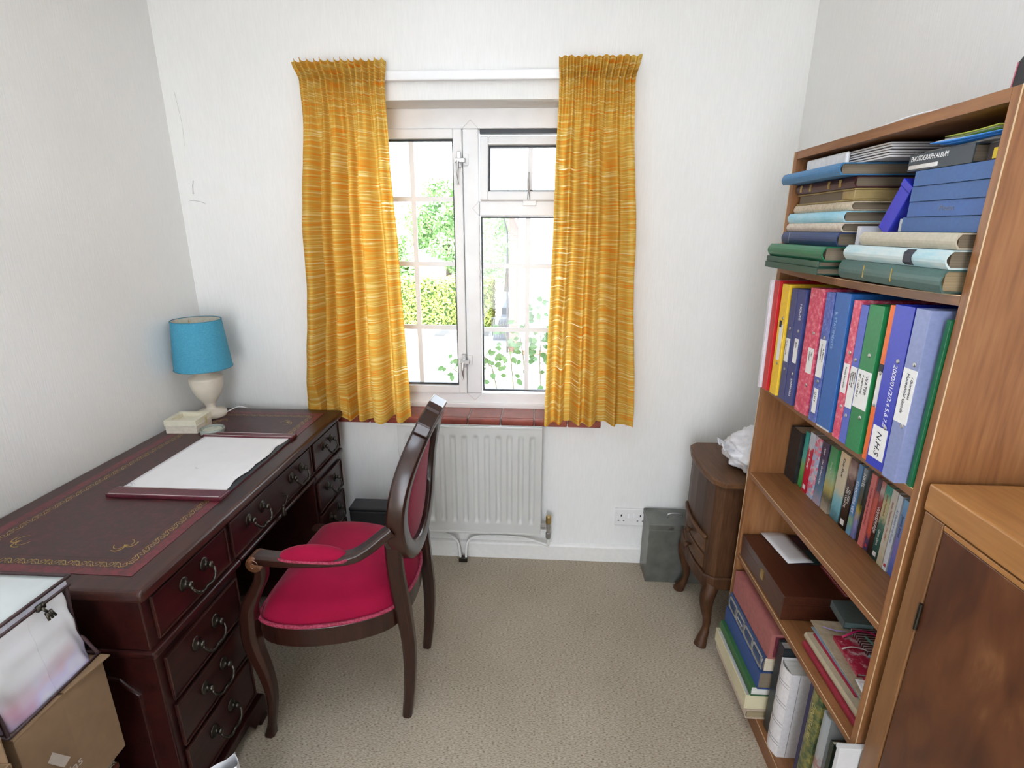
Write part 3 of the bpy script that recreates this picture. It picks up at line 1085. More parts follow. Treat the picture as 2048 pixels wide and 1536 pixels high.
# frieze carcass with the kneehole below it
fr = MB()
fr.box(-1.425, -.866, .905, 2.045, .580, .722)
dobj('frieze', fr, M_MAHOG, bevel=.003)
dobj('band_moulding', MB().box(-1.428, -.853, .898, 1.250, .560, .580).box(-1.428, -.853, 1.765, 2.050, .560, .580).box(-1.428, -.853, 1.250, 1.765, .566, .580), M_MAHOG, bevel=.006, bseg=3)
for y0, y1 in ((.912, 1.240), (1.775, 2.042)):
    p = dobj('pedestal', MB().box(-1.415, -.868, y0, y1, .088, .560), M_MAHOG, bevel=.003)
    k = MB()
    k.prism([(y0 - .012, .02), (y0 + .06, .02), (y0 + .085, .06), (y1 - .085, .06), (y1 - .06, .02), (y1 + .012, .02), (y1 + .012, .078), (y1 + .004, .092), (y0 - .004, .092), (y0 - .012, .078)], 'X', -1.42, -.850)
    dobj('plinth', k, M_MAHOG, p, bevel=.003)
    for fx in (-.862, -1.40):
        for fy in (y0 + .012, y1 - .012):
            dobj('foot', MB().box(fx - .022, fx + .012, fy - .018, fy + .018, 0, .022), M_MAHOGTOP, p, bevel=.002)
# applied shaped panel moulding on the near end
near_panel = [(-1.37, .13), (-.925, .13), (-.925, .445), (-.945, .462), (-.965, .485), (-.995, .492), (-1.30, .492), (-1.33, .485), (-1.35, .462), (-1.37, .445)]
dobj('panel_moulding', MB().tube([(a, .911, b) for a, b in near_panel], .005, 8, closed=True, up=Vector((0, 1, 0))), M_MAHOG)
# swan-neck drop handle, written once: back plates, posts and bail
def handle_mesh():
    h = MB()
    for s in (-1, 1):
        Mh = Matrix.Translation((0, s * .040, 0)) @ Matrix.Rotation(PI / 2, 4, 'Y')
        h.lathe([(.0155, 0), (.0155, .0015), (.013, .003), (.010, .0032), (.007, .0055), (.0045, .007), (.0045, .013), (.007, .015), (.0075, .020), (.004, .024)], 18, M=Mh @ Matrix.Diagonal((1.25, 1, 1, 1)))
    P = catmull([(.019, -.040, 0), (.024, -.043, -.012), (.030, -.034, -.027), (.031, -.018, -.036), (.031, 0, -.033), (.031, .018, -.036), (.030, .034, -.027), (.024, .043, -.012), (.019, .040, 0)], 6)
    h.tube(P, [.0026 + .0018 * math.sin(PI * i / (len(P) - 1)) + .0006 * math.sin(i * 1.7) for i in range(len(P))], 8)
    return h
HM = None
DRAWERS = []
def drawer(y0, y1, z0, z1, handles):
    global HM
    b = MB()
    b.box(-.866, -.8615, y0, y1, z0, z1)
    d = dobj('drawer', b, M_MAHOG, bevel=.0012)
    k = MB()
    t = .0035
    for q in ((y0, y1, z1 - t, z1), (y0, y1, z0, z0 + t), (y0, y0 + t, z0 + t, z1 - t), (y1 - t, y1, z0 + t, z1 - t)):
        k.box(-.8616, -.8575, q[0], q[1], q[2], q[3])
    dobj('cock_bead', k, M_MAHOGTOP, d, bevel=.001)
    for hy in handles:
        loc = Vector((-.8612, hy, (z0 + z1) / 2 + .012)) - DO
        if HM is None:
            h = obj('handle', handle_mesh(), M_BRONZE, d, smooth=True, loc=loc)
            HM = h.data
        else:
            h = bpy.data.objects.new('handle', HM)
            COL.objects.link(h)
            h.parent = d
            h.location = loc
    return d
for y0, y1, hs_ in ((.930, 1.213, (1.072,)), (1.234, 1.762, (1.365, 1.640)), (1.784, 2.040, (1.915,))):
    dm = drawer(y0, y1, .592, .706, hs_)
    if len(hs_) == 2:
        t = MB()
        t.tube(catmull([(-.859, 1.520, .640), (-.840, 1.520, .636), (-.838, 1.505, .622), (-.840, 1.490, .612)], 5), .0018, 6)
        t.lathe([(.003, 0), (.005, -.004), (.006, -.012), (.008, -.028), (.0075, -.032)], 10, (-.840, 1.487, .614))
        t.ball((-.840, 1.488, .616), .005)
        dobj('key_tassel', t, M_BRONZE, dm, smooth=True)
for z0, z1 in ((.408, .534), (.264, .392), (.112, .248)):
    drawer(.932, 1.224, z0, z1, (1.072,))
    drawer(1.790, 2.032, z0, z1, (1.918,))

# ------------------------------------------------------------------ things on the desk
# table lamp
lx, ly = -1.347, 1.945
lamp_t = thing('table_lamp', 'blue-shaded table lamp with a cream urn base on the desk corner', 'lamp', (lx, ly, DZ + .0014))
M_CREAM = plain('cream_alabaster', (.66, .60, .50), .35, var=.06, scale=25)
obj('lamp_base', MB().lathe([(.0, .0), (.054, .0), (.056, .004), (.056, .020), (.050, .026), (.022, .030), (.018, .036), (.017, .046), (.021, .052), (.021, .056), (.026, .062), (.042, .085), (.054, .112), (.0615, .140), (.063, .158), (.064, .163), (.060, .168), (.050, .173), (.036, .184), (.026, .196), (.020, .210), (.016, .226), (.010, .230)], 40, cap=False), M_CREAM, lamp_t, smooth=True)
M_SHADE, nt, b = new_mat('blue_shade_fabric')
N, L = nt.nodes, nt.links
tc = N.new('ShaderNodeTexCoord')
mp = N.new('ShaderNodeMapping')
mp.inputs['Scale'].default_value = (160, 160, 420)
nz = N.new('ShaderNodeTexNoise')
nz.inputs['Scale'].default_value = 1
L.new(tc.outputs['Object'], mp.inputs[0])
L.new(mp.outputs[0], nz.inputs['Vector'])
cr = ramp(N, [(.3, (.035, .225, .345)), (.7, (.065, .310, .440))])
L.new(nz.outputs['Fac'], cr.inputs[0])
L.new(cr.outputs[0], b.inputs['Base Color'])
b.inputs['Roughness'].default_value = .8
sh0, sh1, r0, r1 = .207, .398, .1040, .0880
sh = obj('lamp_shade', MB().lathe([(r0 - .002, sh0), (r0, sh0), (r1, sh1), (r1 - .002, sh1)], 56, cap=False), M_SHADE, lamp_t, smooth=False)
for p in sh.data.polygons: p.use_smooth = False
obj('shade_lining', MB().lathe([(r0 - .0026, sh0 + .001), (r1 - .0026, sh1 - .001)], 56, cap=False), plain('shade_lining', (.62, .58, .50), .8), sh, smooth=True)
q = MB()
for rr, zz in ((r0, sh0), (r1, sh1)):
    q.tube([(rr * math.cos(a * PI / 28), rr * math.sin(a * PI / 28), zz) for a in range(56)], .0016, 6, closed=True)
obj('shade_trim', q, plain('shade_trim', (.04, .20, .28), .7), sh, smooth=True)
s = MB()
for a in range(3):
    t = a * 2.094 + .4
    s.tube([(0, 0, .245), ((r1 - .003) * math.cos(t), (r1 - .003) * math.sin(t), sh1 - .012)], .0015, 6)
s.tube([(0, 0, .228), (0, 0, .25)], .010, 10)
obj('shade_carrier', s, M_BRASS, lamp_t)
s = MB()
s.lathe([(.012, .25), (.013, .262), (.026, .29), (.030, .312), (.024, .334), (.008, .346)], 20)
obj('bulb', s, plain('frosted_bulb', (.75, .75, .73), .3), lamp_t, smooth=True)
obj('flex', MB().tube(catmull([(.05, .01, .010), (.075, .03, .022), (.100, .035, .030), (.115, .055, .018), (.10, .085, .006), (.04, .12, .003)], 6), .0022, 6), M_LABEL, lamp_t, smooth=True)

# open trinket box
tb = thing('trinket_box', 'cream patterned trinket box with a sunken lid, in front of the lamp on the desk', 'box', (-1.345, 1.800, DZ + .0014), (0, 0, math.radians(4)))
M_BOXC = pattern_mat('floral_card', [(.66, .60, .50), (.70, .64, .54), (.55, .46, .44)], 180, .6)
M_BOXT = plain('cream_card', (.70, .66, .52), .6, var=.03)
obj('box_body', MB().box(-.058, .058, -.052, .052, 0, .028), M_BOXC, tb, bevel=.001)
s = MB()
for q in ((-.060, .060, -.054, -.036), (-.060, .060, .036, .054), (-.060, -.040, -.036, .036), (.040, .060, -.036, .036)):
    s.box(q[0], q[1], q[2], q[3], .029, .052)
lid = obj('box_lid', s, M_BOXT, tb, bevel=.001)
s = MB()
for i in range(22):
    a = -.057 + i * .00543
    s.box(a, a + .0035, -.0555, -.0538, .029, .033)
    if i < 20: s.box(.0598, .0612, -.051 + i * .0053, -.0478 + i * .0053, .029, .033)
obj('beaded_edge', s, plain('bead_white', (.74, .70, .62), .5), lid)
obj('lid_panel', MB().box(-.039, .039, -.035, .035, .029, .036), M_BOXT, lid)
obj('ribbon_tab', MB().box(.060, .0625, .006, .016, .018, .046), plain('straw_ribbon', (.55, .45, .25), .7), tb)
# glass dish
gdish = thing('glass_coaster', 'round pale glass coaster between the trinket box and the blotter', 'coaster', (-1.235, 1.770, DZ + .0014))
M_DISH, nt, b = new_mat('pale_green_glass')
b.inputs['Base Color'].default_value = (.60, .68, .62, 1)
b.inputs['Roughness'].default_value = .08
setin(b, ['Transmission Weight', 'Transmission'], .55)
obj('rim', MB().lathe([(.040, 0), (.043, .002), (.043, .016), (.041, .018), (.038, .0175), (.037, .011), (.010, .0105)], 36), M_DISH, gdish, smooth=True)
obj('centre_print', MB().lathe([(.033, .0106), (.033, .0112)], 30), pattern_mat('print_under_glass', [(.42, .44, .36), (.52, .53, .44), (.36, .40, .34)], 60, .3, 'noise'), gdish)
# desk blotter
bt = thing('desk_blotter', 'maroon leather desk blotter holding white paper, on the desk', 'blotter', (-1.068, 1.510, DZ + .0014))
M_MAROON = plain('maroon_leatherette', (.085, .012, .020), .32, var=.25, scale=90)
obj('board', MB().box(-.166, .166, -.235, .237, 0, .004), M_BLACK, bt, bevel=.001)
for s_, (a, b_) in enumerate(((-.240, -.190), (.204, .242))):
    e = obj('end_bar', MB().box(-.172, .169, a, b_, -.0002, .0105), M_MAROON, bt, bevel=.002)
    st = MB()
    for yy in (a + .005, b_ - .005):
        st.box(-.166, .163, yy - .0006, yy + .0006, .0104, .0110)
    obj('stitching', st, M_LABEL, e)
rnd2 = random.Random(4)
edge = [.150 + .004 * math.sin(i * .9) + (.006 if 11 < i < 15 else 0) + rnd2.uniform(-.002, .002) for i in range(25)]
def ppr(u, v):
    i = v * 24
    k = int(min(23, i))
    xe = edge[k] + (edge[k + 1] - edge[k]) * (i - k)
    return (-.163 + (xe + .163) * u, -.205 + .420 * v, .0052 + .0008 * math.sin(9 * v + 4 * u) * u + .003 * max(0, u - .9) / .1 * (math.sin(7 * v) ** 2))
pp = MB().grid(ppr, 20, 60)
pp2 = obj('blotting_paper', pp, M_PAPER, bt, smooth=True)
mdp = pp2.modifiers.new('thick', 'SOLIDIFY'); mdp.thickness = .0006
g = MB()
g.tube(catmull([(-.150 + .012 * math.cos(a * .7), -.172 + .010 * math.sin(a * .7), .0060) for a in range(9)], 3), .0004, 4)
g.tube([(-.158, -.160, .0060), (-.140, -.176, .0060)], .0004, 4)
g.tube([(-.03, -.045, .0062), (-.026, -.055, .0062), (-.018, -.053, .0062)], .0004, 4)
obj('pencil_doodle', g, plain('pencil', (.30, .30, .32), .6), bt)

# ================================================================== ARMCHAIR
ch = thing('dining_armchair', 'dark wood armchair with crimson velvet seat and balloon back at the desk', 'chair', (-.58, 1.42, 0), (0, 0, PI + math.radians(-0.5)))
UPY = Vector((0, 1, 0))
def rr(w, h): return rrect(w, h, .45)
# rear legs run on up as the stiles
for s in (-1, 1):
    P = catmull([(-.178, .143 * s, 0), (-.192, .141 * s, .12), (-.198, .139 * s, .26), (-.190, .140 * s, .38), (-.181, .146 * s, .47), (-.176, .155 * s, .56), (-.180, .172 * s, .65)], 6)
    n = len(P)
    secs = []
    for i in range(n):
        t = i / (n - 1)
        secs.append(rr(.030 + .012 * math.sin(PI * min(1, t * 1.1)), .030 + .018 * min(1, t * 1.6)))
    obj('rear_leg', MB().sweep(P, secs, up=Vector((1, 0, 0))), M_CHAIRWOOD, ch, smooth=False, bevel=.002)
# front legs: cabriole; the near one continues as the arm support
for s in (-1, 1):
    low = [(.226, .236 * s, 0), (.216, .234 * s, .05), (.207, .232 * s, .11), (.205, .231 * s, .17), (.214, .231 * s, .24), (.232, .232 * s, .32), (.236, .234 * s, .38), (.232, .236 * s, .43)]
    if s > 0:
        low += [(.222, .240, .48), (.190, .245, .54), (.168, .248, .585), (.164, .250, .630)]
    P = catmull(low, 6)
    n = len(P)
    secs = []
    for p in P:
        z = p.z
        w_ = .026 if z < .03 else .026 + .026 * min(1, max(0, (z - .06) / .28))
        if z > .44: w_ = .052 - .016 * min(1, (z - .44) / .1)
        if z < .035: w_ = .026 + .010 * (1 - z / .035)
        secs.append(rr(w_ * .9, w_))
    obj('front_leg' if s < 0 else 'front_leg', MB().sweep(P, secs, up=Vector((0, 1, 0))), M_CHAIRWOOD, ch, smooth=False, bevel=.0025)
outl = catmull([(.226, 0, 0), (.224, .14, 0), (.204, .228, 0), (.10, .254, 0), (-.04, .228, 0), (-.150, .168, 0), (-.188, .08, 0), (-.196, 0, 0), (-.188, -.08, 0), (-.150, -.168, 0), (-.04, -.228, 0), (.10, -.254, 0), (.204, -.228, 0), (.224, -.14, 0)], 6, closed=True)
m = MB()
m.prism([(p.x, p.y) for p in outl], 'Z', .352, .418)
obj('seat_rail', m, M_CHAIRWOOD, ch, bevel=.004)
def dome(u, v):
    a = u * len(outl)
    i = int(a) % len(outl)
    t = a - int(a)
    p = outl[i].lerp(outl[(i + 1) % len(outl)], t)
    k = 1 - v
    return (p.x * k * .995 + .01 * v, p.y * k * .995, .417 + .030 * min(1, v * 9) ** .6 + .068 * (1 - k ** 3.0))
obj('seat', MB().grid(dome, 84, 18), M_VELVET, ch, smooth=True)
obj('seat_braid', MB().tube([(p.x * 1.004, p.y * 1.004, .424) for p in outl], .0058, 8, closed=True), M_BRAID, ch, smooth=True)
# balloon back
th = .10
bo = Vector((-.198, 0, .765))
tv = Vector((-math.sin(th), 0, math.cos(th)))
nv = Vector((math.cos(th), 0, math.sin(th)))
def bp_(y, t, d=0):
    # the back rises straight from the seat and sweeps away from it towards the crest
    k_ = max(0.0, t + .08)
    sl = -1.6 * k_
    n_ = Vector((1, 0, -sl)).normalized()
    return bo + Vector((-.80 * k_ * k_, y, t)) + n_ * d
def oval(k, hw, hh):
    a = 2 * PI * k
    y, t = math.sin(a), -math.cos(a)
    wy = hw * (1 - .05 * t)
    return y * wy, t * hh
ring = [bp_(*oval(i / 64, .188, .208)) for i in range(64)]
# section: side = in-plane radial, up' = nv
m = MB()
rs_ = []
for i in range(64):
    yo, to = oval(i / 64, .214, .234)
    yi, ti = oval(i / 64, .162, .180)
    ring4 = [bp_(yo, to, -.019), bp_(yo, to, .019), bp_(yo * .97, to * .97, .025), bp_(yi * 1.03, ti * 1.03, .025), bp_(yi, ti, .019), bp_(yi, ti, -.019), bp_(yi * 1.03, ti * 1.03, -.025), bp_(yo * .97, to * .97, -.025)]
    rs_.append([m.bm.verts.new(p) for p in ring4])
for i in range(64):
    a, b = rs_[i], rs_[(i + 1) % 64]
    for j in range(8):
        m.bm.faces.new((a[j], a[(j + 1) % 8], b[(j + 1) % 8], b[j]))
bf = obj('back_frame', m, M_CHAIRWOOD, ch, smooth=False, bevel=.001)
bf.data.polygons.foreach_set('use_smooth', [True] * len(bf.data.polygons))
for sgn, nm in ((1, 'back_pad'), (-1, 'back_pad')):
    def pad(u, v, sgn=sgn):
        y, t = oval(u, .165, .183)
        k = 1 - v
        return bp_(y * k, t * k, sgn * (.006 + .016 * (1 - k ** 2.5)))
    obj(nm, MB().grid(pad, 48, 10), M_VELVET, ch, smooth=True)
cp = [(-.125, .196), (-.115, .222), (-.070, .236), (-.055, .240), (-.050, .246), (-.030, .254), (.030, .254), (.050, .246), (.055, .240), (.070, .236), (.115, .222), (.125, .196)]
m = MB()
A = [m.bm.verts.new(bp_(y, t, -.022)) for y, t in cp]
B_ = [m.bm.verts.new(bp_(y, t, .022)) for y, t in cp]
m.bm.faces.new(A)
m.bm.faces.new(list(reversed(B_)))
for i in range(len(cp)):
    m.bm.faces.new((A[i], B_[i], B_[(i + 1) % len(cp)], A[(i + 1) % len(cp)]))
obj('crest', m, M_CHAIRWOOD, ch, bevel=.004, bseg=3)
# arm on the near side
P = catmull([(.170, .252, .646), (.13, .258, .648), (.07, .262, .650), (-.02, .258, .652), (-.085, .248, .656), (-.125, .234, .672), (-.162, .216, .698), (-.188, .203, .716)], 7)
n = len(P)
arm = obj('arm', MB().sweep(P, [rr(.046 - .010 * i / n, .030) for i in range(n)]), M_CHAIRWOOD, ch, bevel=.002)
m = MB()
m.lathe([(.022, -.023), (.0235, -.018), (.0235, .018), (.022, .023)], 24, M=Matrix.Translation((.170, .252, .636)) @ Matrix.Rotation(PI / 2, 4, 'X'))
m.tube([(.170 + (.020 - .0016 * i) * math.cos(i * .8), .276, .636 + (.020 - .0016 * i) * math.sin(i * .8)) for i in range(12)], .0016, 6, up=Vector((0, 1, 0)))
obj('scroll', m, plain('worn_arm_wood', (.11, .042, .018), .3, coat=.4), arm, smooth=True)
def ap(u, v):
    x = .103 - .185 * u
    w_ = .026 * (math.sin(PI * min(1, max(0, u)))) ** .35 if 0 < u < 1 else 0
    a = PI * v
    hgt = .037 * (math.sin(PI * u) ** .45 if 0 < u < 1 else 0)
    yc = .261 - .010 * u * u
    return (x, yc + w_ * 1.02 * math.cos(a), .657 + hgt * math.sin(a) ** .8 if 0 < v < 1 else .657)
apd = obj('arm_pad', MB().grid(ap, 28, 14), M_VELVET, ch, smooth=True)
m = MB()
for i in range(40):
    pass
loop_ = []
for i in range(40):
    a = 2 * PI * i / 40
    c_, s_ = math.cos(a), math.sin(a)
    loop_.append((.0105 + .094 * math.copysign(abs(c_) ** .6, c_), .258 + .0265 * math.copysign(abs(s_) ** .6, s_), .660))
obj('arm_braid', MB().tube(loop_, .0042, 6, closed=True), M_BRAID, apd, smooth=True)

# ================================================================== BOOKCASE
KX0, KX1, KY0, KY1 = .680, .926, .872, 1.576
S0, S4, S3, S2, S1 = .066, .452, .752, 1.050, 1.398       # shelf top surfaces, foot to head
bk = thing('bookcase', 'tall teak-veneer bookcase filled with albums, binders and paperbacks', 'bookcase', (0, 0, 0))
obj('side_panel', MB().box(KX0, KX1, KY0, KY0 + .018, 0, 1.700), M_TEAK, bk, bevel=.0008)
obj('side_panel', MB().box(KX0, KX1, KY1 - .018, KY1, 0, 1.700), M_TEAK, bk, bevel=.0008)
obj('top_panel', MB().box(KX0, KX1, KY0 + .018, KY1 - .018, 1.680, 1.700), M_TEAKY, bk, bevel=.0008)
obj('back_panel', MB().box(.916, KX1, KY0 + .018, KY1 - .018, .05, 1.680), wood('dark_backboard', (.05, .022, .012), (.095, .045, .024), 'Z', 1, .6), bk)
def shelf(z, sag):
    m = MB()
    n = 12
    for a, b in ((0, 0),):
        pass
    def ln(v): return KY0 + .018 + (KY1 - KY0 - .036) * v
    def dz(v): return -sag * 4 * v * (1 - v)
    V = []
    for i in range(n + 1):
        v = i / n
        V.append([m.bm.verts.new((x, ln(v), zz + dz(v))) for x, zz in ((KX0, z - .017), (.916, z - .017), (.916, z), (KX0, z))])
    for i in range(n):
        for j in range(4):
            m.bm.faces.new((V[i][j], V[i][(j + 1) % 4], V[i + 1][(j + 1) % 4], V[i + 1][j]))
    m.bm.faces.new(list(reversed(V[0])))
    m.bm.faces.new(V[-1])
    s = obj('shelf', m, M_TEAKY, bk)
    e = MB()
    e.tube([(KX0 - .0003, ln(i / n) , z - .0008 + dz(i / n)) for i in range(n + 1)], .0011, 6)
    obj('edge_strip', e, M_TEAKEDGE, s, smooth=True)
for z, sg in ((S1, .006), (S2, .002), (S3, .001), (S4, .001), (S0, 0)):
    shelf(z, sg)
e = MB()
e.tube([(KX0 - .0002, KY0, .0), (KX0 - .0002, KY0, 1.70)], .0011, 6, up=Vector((0, 1, 0)))
e.tube([(KX0 - .0002, KY1, .0), (KX0 - .0002, KY1, 1.70)], .0011, 6, up=Vector((0, 1, 0)))
obj('edge_strip', e, M_TEAKEDGE, bk, smooth=True)
obj('plinth', MB().box(KX0 + .004, KX0 + .020, KY0 + .018, KY1 - .018, 0, .049), M_TEAKY, bk)

# ------------------------------------------------------------------ book builders
# local axes: x from the spine into the shelf, y thickness (centred), z height
def rest(o, lean, pivot_low=None):
    pass
_bc = {}
def cmat(spec):
    if spec in _bc: return _bc[spec]
    kind, args = spec[0], spec[1:]
    nm = 'cover_%d' % len(_bc)
    if kind == 'p': m = plain(nm, args[0], args[1] if len(args) > 1 else .45, var=.08, scale=120)
    elif kind == 'b': m = bands_mat(nm, list(args[0]))
    elif kind == 'v': m = pattern_mat(nm, list(args[0]), args[1], .35, 'voronoi')
    elif kind == 'n': m = pattern_mat(nm, list(args[0]), args[1], .4, 'noise')
    elif kind == 's': m = pattern_mat(nm, list(args[0]), args[1], .4, 'streak')
    _bc[spec] = m
    return m
def book(label, t, h, d, loc, cover, pages=M_PAGESW, rot=(0, 0, 0), rounded=0.0, hard=True, group=None, cat='book', name='book', board=.0022, inset=.004, open_back=0.0):
    b = thing(name, label, cat, loc, rot, group)
    cm = cmat(cover) if isinstance(cover, tuple) else cover
    m = MB()
    if rounded:
        k = 7
        out_ = [(-rounded * math.sin(PI * i / (k - 1)) , -t / 2 + t * i / (k - 1)) for i in range(k)]
        inn = [(board - (rounded) * math.sin(PI * i / (k - 1)), (-t / 2 + board) + (t - 2 * board) * i / (k - 1)) for i in range(k)]
    else:
        out_ = [(0, -t / 2), (0, t / 2)]
        inn = [(board, -t / 2 + board), (board, t / 2 - board)]
    poly = [(d, -t / 2)] + out_ + [(d, t / 2), (d, t / 2 - board)] + list(reversed(inn)) + [(d, -t / 2 + board)]
    m.prism(poly, 'Z', 0, h)
    obj('cover', m, cm, b, bevel=.0006 if not rounded else 0)
    i = inset if hard else 0.0006
    px0 = board + .0003 if not rounded else board + .001
    q = MB().box(px0, d - (inset if hard else .0006), -t / 2 + board + .0002, t / 2 - board - .0002, i, h - i)
    obj('pages', q, pages, b)
    return b
LIE = (PI / 2, 0, 0)                # lying flat: thickness up, head toward the room's near side
def spine_text(b, txt, size, z, h, mat, shear=0, squeeze=1.0, x=-.0004, y=0.0, nm='title'):
    return lettering(nm, txt, size, b, (x, y, z), (0, 0, -1), (-1, 0, 0), mat, shear, 'LEFT', squeeze)
def spine_patch(b, y0, y1, z0, z1, mat, name='label', x=-.0006):
    return obj(name, MB().box(x, .0001, y0, y1, z0, z1), mat, b)
def rivet(b, y, z):
    m = MB().lathe([(.0042, 0), (.0042, .0008), (.0028, .0020), (.0012, .0016)], 12, M=Matrix.Translation((0, y, z)) @ Matrix.Rotation(-PI / 2, 4, 'Y'))
    return obj('rivet', m, M_RIVET, b, smooth=True)

# ------------------------------------------------------------------ ring binders and folders on the second shelf
zb = S2 + .0004
def binder(label, y0, y1, h, x, lean, cover, d=None, hard=False, rivets=(), name='ring_binder', cat='binder', group='ring binders on the second shelf', rounded=0):
    d = d or (.905 - x)
    t = y1 - y0
    yc = (y0 + y1) / 2
    b = book(label, t, h, d, (x, yc, zb + abs(math.sin(lean)) * t / 2), cover, M_PAGESW, (-lean, 0, 0), hard=True, cat=cat, name=name, board=.0022, inset=.012, group=group, rounded=rounded)
    for ry, rz in rivets:
        rivet(b, ry, rz)
    return b
BL = .05
b = binder('thin white card folder at the far left end of the binder shelf', 1.512, 1.524, .312, .648, BL, ('p', (.66, .65, .69), .6), name='card_folder', cat='folder')
b = binder('bright red folder beside the white card folder at the left end of the binders', 1.478, 1.508, .312, .655, BL, ('p', (.46, .012, .016), .35))
b = binder('yellow ring binder with a long paper label', 1.427, 1.468, .306, .660, BL, ('p', (.78, .50, .035), .35), rivets=((-.006, .215), (-.006, .09)))
spine_patch(b, -.012, .006, .098, .198, M_LABEL)
spine_patch(b, -.004, .009, .190, .208, M_INK, 'label_block', -.0009)
b = binder('left of the two slim navy binders, with a white label', 1.389, 1.419, .300, .664, BL, ('p', (.045, .058, .16), .45), rivets=((-.002, .195), (-.002, .085)))
spine_patch(b, -.011, .011, .105, .168, M_LABEL)
spine_text(b, 'H. Insurance', .0075, .162, .3, M_INK, .2, x=-.0010, y=.004)
b = binder('right of the two slim navy binders, spine reading HOUSE and EXPENSES', 1.341, 1.384, .302, .664, BL, ('p', (.035, .048, .17), .45), rivets=((-.008, .196), (-.008, .083)))
spine_patch(b, -.016, .004, .112, .176, M_LABEL)
spine_text(b, 'HOUSE', .013, .265, .3, M_INKW, y=-.004)
spine_text(b, 'EXPENSES', .011, .070, .3, M_INKW, y=-.006)
spine_text(b, 'Bills', .010, .168, .3, M_INK, .2, x=-.0010, y=-.006)
PINKM = ('n', ((.42, .02, .06), (.56, .06, .12), (.72, .30, .33)), 70)
b = binder('wide pink marbled ring binder next to the navy pair', 1.260, 1.322, .312, .664, BL * .9, PINKM, rivets=((-.012, .205), (-.012, .075)))
spine_patch(b, -.025, .002, .105, .168, M_LABEL)
spine_text(b, 'Council', .0075, .160, .3, M_INK, .2, x=-.0010, y=-.008)
spine_text(b, 'Tax', .0075, .160, .3, M_INK, .2, x=-.0010, y=-.017)
BLUEM = ('n', ((.030, .055, .24), (.060, .10, .34), (.16, .22, .46)), 70)
b = binder('blue marbled ring binder with white labels, between the pink binder and a plain blue one', 1.213, 1.247, .310, .664, BL * .9, BLUEM, rivets=((-.001, .205), (-.001, .100)))
spine_patch(b, -.012, .014, .110, .200, M_LABEL)
spine_patch(b, -.010, .008, .022, .082, M_LABEL)
spine_text(b, 'Investments', .0080, .190, .3, M_INK, .2, x=-.0010, y=.002)
spine_text(b, '& Pension', .0080, .180, .3, M_INK, .2, x=-.0010, y=-.007)
spine_text(b, 'D.H.S', .010, .074, .3, M_INK, .2, x=-.0010, y=.0)
b = binder('tall plain blue file with white lettering along its spine', 1.150, 1.207, .314, .664, BL * .9, ('p', (.018, .10, .32), .4))
spine_text(b, 'B. STATEMENTS', .012, .272, .3, plain('faint_print', (.30, .42, .62), .5), y=.016)
m = MB().box(-.0006, .03, -.028, .028, .0, .004)
obj('worn_foot', m, pattern_mat('worn_card', [(.05, .12, .3), (.6, .58, .55), (.7, .68, .64)], 160, .7, 'noise'), b)
b = binder('slim pink marbled binder beside the blue-violet one', 1.113, 1.138, .306, .665, BL * .8, PINKM, rivets=((-.003, .195), (-.003, .075)))
spine_patch(b, -.010, .010, .105, .170, M_LABEL)
spine_text(b, 'House Insurance', .0070, .164, .3, M_INK, .2, x=-.0010, y=.0)
b = binder('blue-violet binder with a torn white label, partly behind the green binder', 1.085, 1.110, .300, .665, BL * .8, ('p', (.075, .11, .42), .4), rivets=((.001, .185), (.001, .062)))
spine_patch(b, -.0115, .0115, .080, .170, M_LABEL)
for k_ in range(3):
    spine_text(b, ('Telephone', 'Electric and', 'accounts')[k_], .0072, .160, .3, M_INK, .2, x=-.0010, y=.006 - k_ * .007)
b = binder('wide green ring binder with a large white WATER label', 1.034, 1.081, .305, .663, BL * .7, ('p', (.008, .16, .05), .4), rivets=((-.004, .205), (-.010, .075)))
spine_patch(b, -.0225, .0225, .092, .172, M_LABEL)
for k_ in range(4):
    spine_text(b, ('BT + GH GAS', '+ electricity', 'WATER', '')[k_], (.0085, .0085, .012, .01)[k_], .164, .3, M_INK, .1, x=-.0010, y=.014 - k_ * .012)
b = binder('narrow orange binder left of the royal blue file', 1.006, 1.022, .312, .665, BL * .6, ('p', (.72, .13, .018), .4), rivets=((0, .180), (0, .115)))
spine_patch(b, -.006, .006, .112, .182, M_LABEL)
spine_patch(b, -.006, .006, .182, .198, M_INK, 'label_block', -.0009)
b = binder('royal blue file printed with years and a handwritten N.H.S label', .948, 1.001, .316, .660, BL * .6, ('p', (.016, .030, .36), .35), rivets=((-.010, .215), (-.012, .085)))
spine_patch(b, -.022, .022, .018, .082, M_LABEL)
spine_text(b, 'N.H.S', .020, .074, .3, M_INK, .25, x=-.0010, y=0)
spine_text(b, '2000/01/2/3.4.5.6.7.8', .0145, .208, .3, M_INKW, .15, y=-.006)
b = binder('pale grey-blue lever file with a white handwritten label, near end of the shelf', .906, .942, .318, .656, BL * .4, ('p', (.19, .225, .40), .4), rivets=((-.006, .222), (-.008, .108)))
spine_patch(b, -.0175, .0172, .112, .212, M_LABEL)
spine_text(b, 'Household Goods', .0100, .205, .3, M_INK, .25, x=-.0010, y=.002)
spine_text(b, '/ Guarantees', .0080, .200, .3, M_INK, .25, x=-.0010, y=-.009)
b = binder('dark green folder squeezed against the near side of the binder shelf', .8925, .9015, .306, .676, 0, ('p', (.006, .10, .035), .4), name='card_folder', cat='folder')

